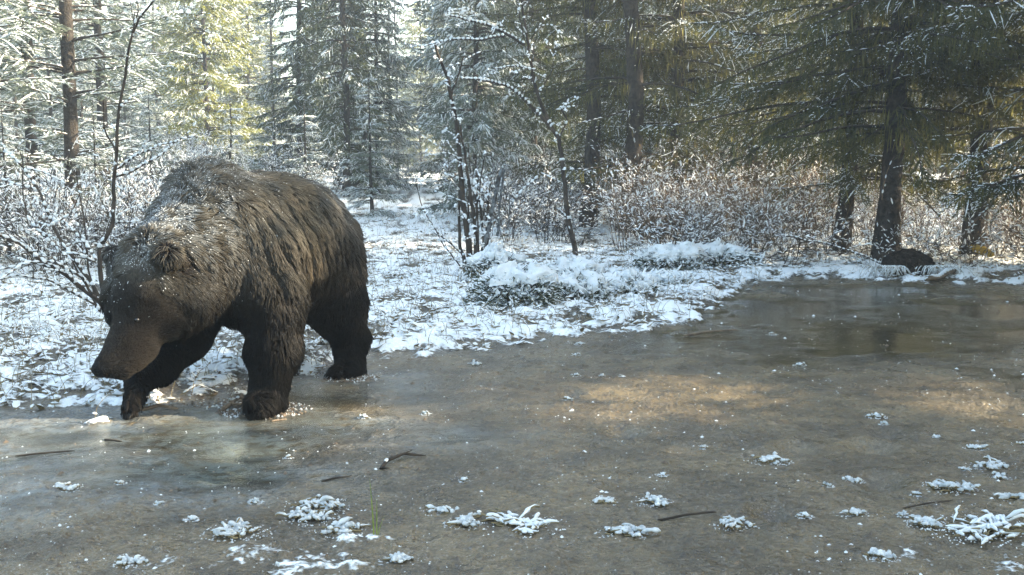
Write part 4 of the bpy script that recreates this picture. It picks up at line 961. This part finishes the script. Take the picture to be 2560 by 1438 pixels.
# ------------------------------------------------------------------ frosted tufts on the mud
def tuft(px, py, size_px, label, seed, group='snow-crusted tufts on the mud', flatn=.5, green=False):
    c = flat(px, py + size_px * .12); x, y = c; z = gz1(x, y); w = size_px / F * y
    w *= .85 if size_px > 60 else .75; root = empty('frosted_tuft', (x, y, z)); tag(root, label, 'tuft', group); r = np.random.default_rng(seed)
    n = int(np.clip(10 + size_px / 2.6, 12, 100)); ax = r.uniform(0, PI); g, s = Buf(), Buf(); t = np.linspace(0, 1, 7)
    a = ax + r.normal(size=n) * .9 + np.where(r.random(n) < .5, PI, 0); ln = w * r.uniform(.08, .32, n) * np.where(r.random(n) < .12, 1.8, 1); cr = w * r.uniform(0, .46, n); a0 = ax + r.normal(size=n) * .6 + np.where(r.random(n) < .5, PI, 0)
    rise = r.uniform(.02, flatn, n) * r.uniform(.3, 1.5, n)
    P = np.stack([(np.cos(a0) * cr)[:, None] + np.cos(a)[:, None] * ln[:, None] * t, (np.sin(a0) * cr * .8)[:, None] + np.sin(a)[:, None] * ln[:, None] * t * .8, .004 + (ln * rise)[:, None] * (1.6 * t - 1.1 * t ** 2)], -1)
    P += (np.stack([vnoise(P + seed, 40, q) for q in range(3)], -1) - .5) * .010
    v, q = tubes(P, np.full((n, 7), .0028), 4); g.add(v, q)
    k = r.random(n) < .62; th = np.clip(.0016 + .0045 * w / .15, .0016, .0042)
    Rs = th * np.clip(1 - (2 * t - 1) ** 4, .12, 1)[None] * r.uniform(.6, 1.4, (n, 1)) * (1 + .45 * (vnoise(P * 1.0, 210, 7) - .5) * 4).clip(.2, 3)
    v, q = tubes((P + np.array((0, 0, .0045)))[k], Rs[k], 7); s.add(v, q)
    m = n // 2
    for q_ in range(m):
        i0 = r.integers(0, n); i1 = r.integers(1, 6); sz = th * r.uniform(.9, 1.7); v, q = blob(P[i0, i1] + np.array((0, 0, sz * .5)), (sz * 1.4, sz * 1.1, sz * .8), 9, 6, seed + q_, .25); s.add(v, q)
    nk = int(20 + size_px * .7); aa = r.uniform(0, 6.3, nk); q_ = r.random(nk) ** .6 * w * .75; pp = np.stack([np.cos(aa) * q_, np.sin(aa) * q_ * .8, 0 * q_ + .001], -1)
    v, q = domes(pp, r.normal(size=(nk, 3)) * np.array((1, 1, 0)), r.uniform(.003, .011, nk), r.uniform(.002, .007, nk), r.uniform(.001, .004, nk), 6); s.add(v, q)
    g.obj('leaves', M['drygrass'], root, True)['kind'] = 'stuff'; s.obj('snow', M['snow' if size_px > 180 else 'frost'], root, True)['kind'] = 'stuff'
big = [(1925, 1148, 95, 'upright snow-crusted tuft alone in the middle of the right hand mud'), (1565, 1318, 130, 'low sprawling snowy tuft at the bottom, right of the widest one'), (1835, 1305, 110, 'snowy tuft with a stick lying beside it, bottom centre right'),
 (1300, 1290, 200, 'widest low sprawl of snowy leaves at the bottom centre'), (1170, 1300, 110, 'knobbly snow-crusted tuft left of the widest sprawl'), (1105, 1272, 80, 'small frosted patch above left of the widest sprawl'),
 (2375, 1215, 130, 'arched snowy tuft above the big bottom right clump'), (2460, 1300, 260, 'biggest spiky snow-crusted clump in the bottom right corner'), (2545, 1235, 110, 'snowy tuft cut by the right edge above the big clump'),
 (2480, 1155, 110, 'thin star-shaped frosted sprig near the right edge'), (2130, 1195, 60, 'little snowy tuft between the paw prints and the corner clump'), (2140, 1282, 85, 'snowy sprig left of the corner clump'), (2320, 1310, 100, 'grey frosted tuft touching the left of the corner clump'),
 (1635, 1250, 90, 'flat snowy leaf pair above the bottom sprawl'), (1505, 1250, 70, 'upright white sprig left of the flat snowy leaves'), (800, 1255, 150, 'long snow-covered sprig on the mud left of the green blades'), (770, 1285, 130, 'snowy fringe just below the long sprig'),
 (165, 1212, 80, 'narrow snow streak near the left edge of the mud'), (2440, 1118, 60, 'small curled frosted leaf above the star-shaped sprig'), (1190, 903, 60, 'bright snowy tuft at the rim of the mud below the junipers'), (2190, 1040, 55, 'bent frosted blade behind the paw prints'),
 (590, 1322, 150, 'thick snow clump at the bottom left centre'), (860, 1315, 120, 'snow lumps at the foot of the green blades')]
for q, a in enumerate(big): tuft(*a[:4], 200 + q)
small = [(1440, 938, 34), (1505, 940, 18), (1555, 942, 18), (2000, 905, 34), (1160, 1198, 40), (2070, 1215, 30), (2210, 1060, 26), (640, 1252, 40), (480, 1300, 40), (400, 1255, 34), (300, 1200, 34), (1655, 1190, 30), (2290, 1240, 30), (1420, 1000, 24), (1930, 830, 30), (1065, 1030, 30),
 (2340, 1090, 26), (1450, 860, 30), (1440, 890, 24), (1760, 1120, 24), (2560, 1110, 60), (910, 1040, 34), (720, 1140, 26), (2500, 1190, 60), (2010, 1300, 46), (1000, 1390, 90), (330, 1400, 80), (2200, 1390, 90), (2410, 1170, 40), (2260, 1290, 40)]
lm = [(1000, 1160, 'forked stick'), (938, 1260, 'green grass blades'), (2210, 1120, 'paw prints'), (2460, 1300, 'corner clump'), (1300, 1290, 'widest snowy sprawl'), (680, 1020, 'planted fore paw'), (1925, 1148, 'lone upright tuft'),
      (1780, 835, 'long thin stick'), (590, 1322, 'bottom left snow clump'), (2480, 1155, 'star-shaped sprig'), (1835, 1305, 'tuft with the stick'), (1635, 1250, 'flat snowy leaf pair'), (165, 1212, 'left snow streak'), (1565, 1318, 'bottom sprawling tuft'), (1190, 903, 'bright rim tuft')]
seen_l = {}
for q, (px, py, s_) in enumerate(small):
    L_ = sorted(lm, key=lambda m: abs(m[0] - px) + 1.6 * abs(m[1] - py)); done = None
    for m in L_:
        dx, dy = px - m[0], (py - m[1]) * 1.6; dd_ = math.hypot(dx, dy)
        w = ('right of' if dx > 0 else 'left of') if abs(dx) > abs(dy) else ('in front of' if dy > 0 else 'behind')
        lb = 'small frosted sprig in the mud %s %s the %s' % ('close' if dd_ < 130 else 'some way' if dd_ < 330 else 'well', w, m[2])
        if lb not in seen_l: done = lb; break
    seen_l[done] = 1
    tuft(px, py, s_, done, 300 + q, 'small frosted sprigs on the mud')
def green_blades():
    x, y, z = (*flat(938, 1345), 0); z = gz1(x, y); root = empty('grass_blades', (x, y, z)); tag(root, 'two fresh green grass blades standing in the bottom snow', 'grass')
    for (dx, h, l, w) in ((-.004, .175, -.010, .0042), (.005, .12, .002, .0035), (.010, .06, .02, .0022)):
        t = np.linspace(0, 1, 8); P = np.stack([dx + l * t ** 1.5, -.004 * t, h * t], -1); b = Buf(); V = np.concatenate([P + np.array((1, .3, 0)) * (w * (1 - t ** 2) / 2)[:, None], P - np.array((1, .3, 0)) * (w * (1 - t ** 2) / 2)[:, None], P + np.array((0, -.0012, 0)) * (1 - t)[:, None]])
        q = [(i0, i0 + 1, 17 + i0, 16 + i0) for i0 in range(7)] + [(16 + i0, 17 + i0, 9 + i0, 8 + i0) for i0 in range(7)]; b.add(V, q); b.obj('blade', M['grassblade'], root, True)
green_blades()

# ------------------------------------------------------------------ haze
hz = bpy.data.meshes.new('haze'); x0, x1, y0, y1, z0, z1 = -150, 150, -45, 120, -1.5, 24
hz.from_pydata([(x, y, z) for x in (x0, x1) for y in (y0, y1) for z in (z0, z1)], [], [(0, 1, 3, 2), (4, 6, 7, 5), (0, 4, 5, 1), (2, 3, 7, 6), (0, 2, 6, 4), (1, 5, 7, 3)])
ho = bpy.data.objects.new('haze', hz); C.objects.link(ho); tag(ho, kind='stuff')
hm = bpy.data.materials.new('haze_air'); hm.use_nodes = True; hm.node_tree.nodes.clear()
pv = hm.node_tree.nodes.new('ShaderNodeVolumePrincipled'); oo = hm.node_tree.nodes.new('ShaderNodeOutputMaterial'); pv.inputs['Color'].default_value = (.85, .92, .95, 1); pv.inputs['Density'].default_value = .0058; pv.inputs['Anisotropy'].default_value = .4
hm.node_tree.links.new(pv.outputs[0], oo.inputs['Volume']); hz.materials.append(hm)
print('tris', sum(len(m.loops) - 2 * len(m.polygons) for m in bpy.data.meshes))
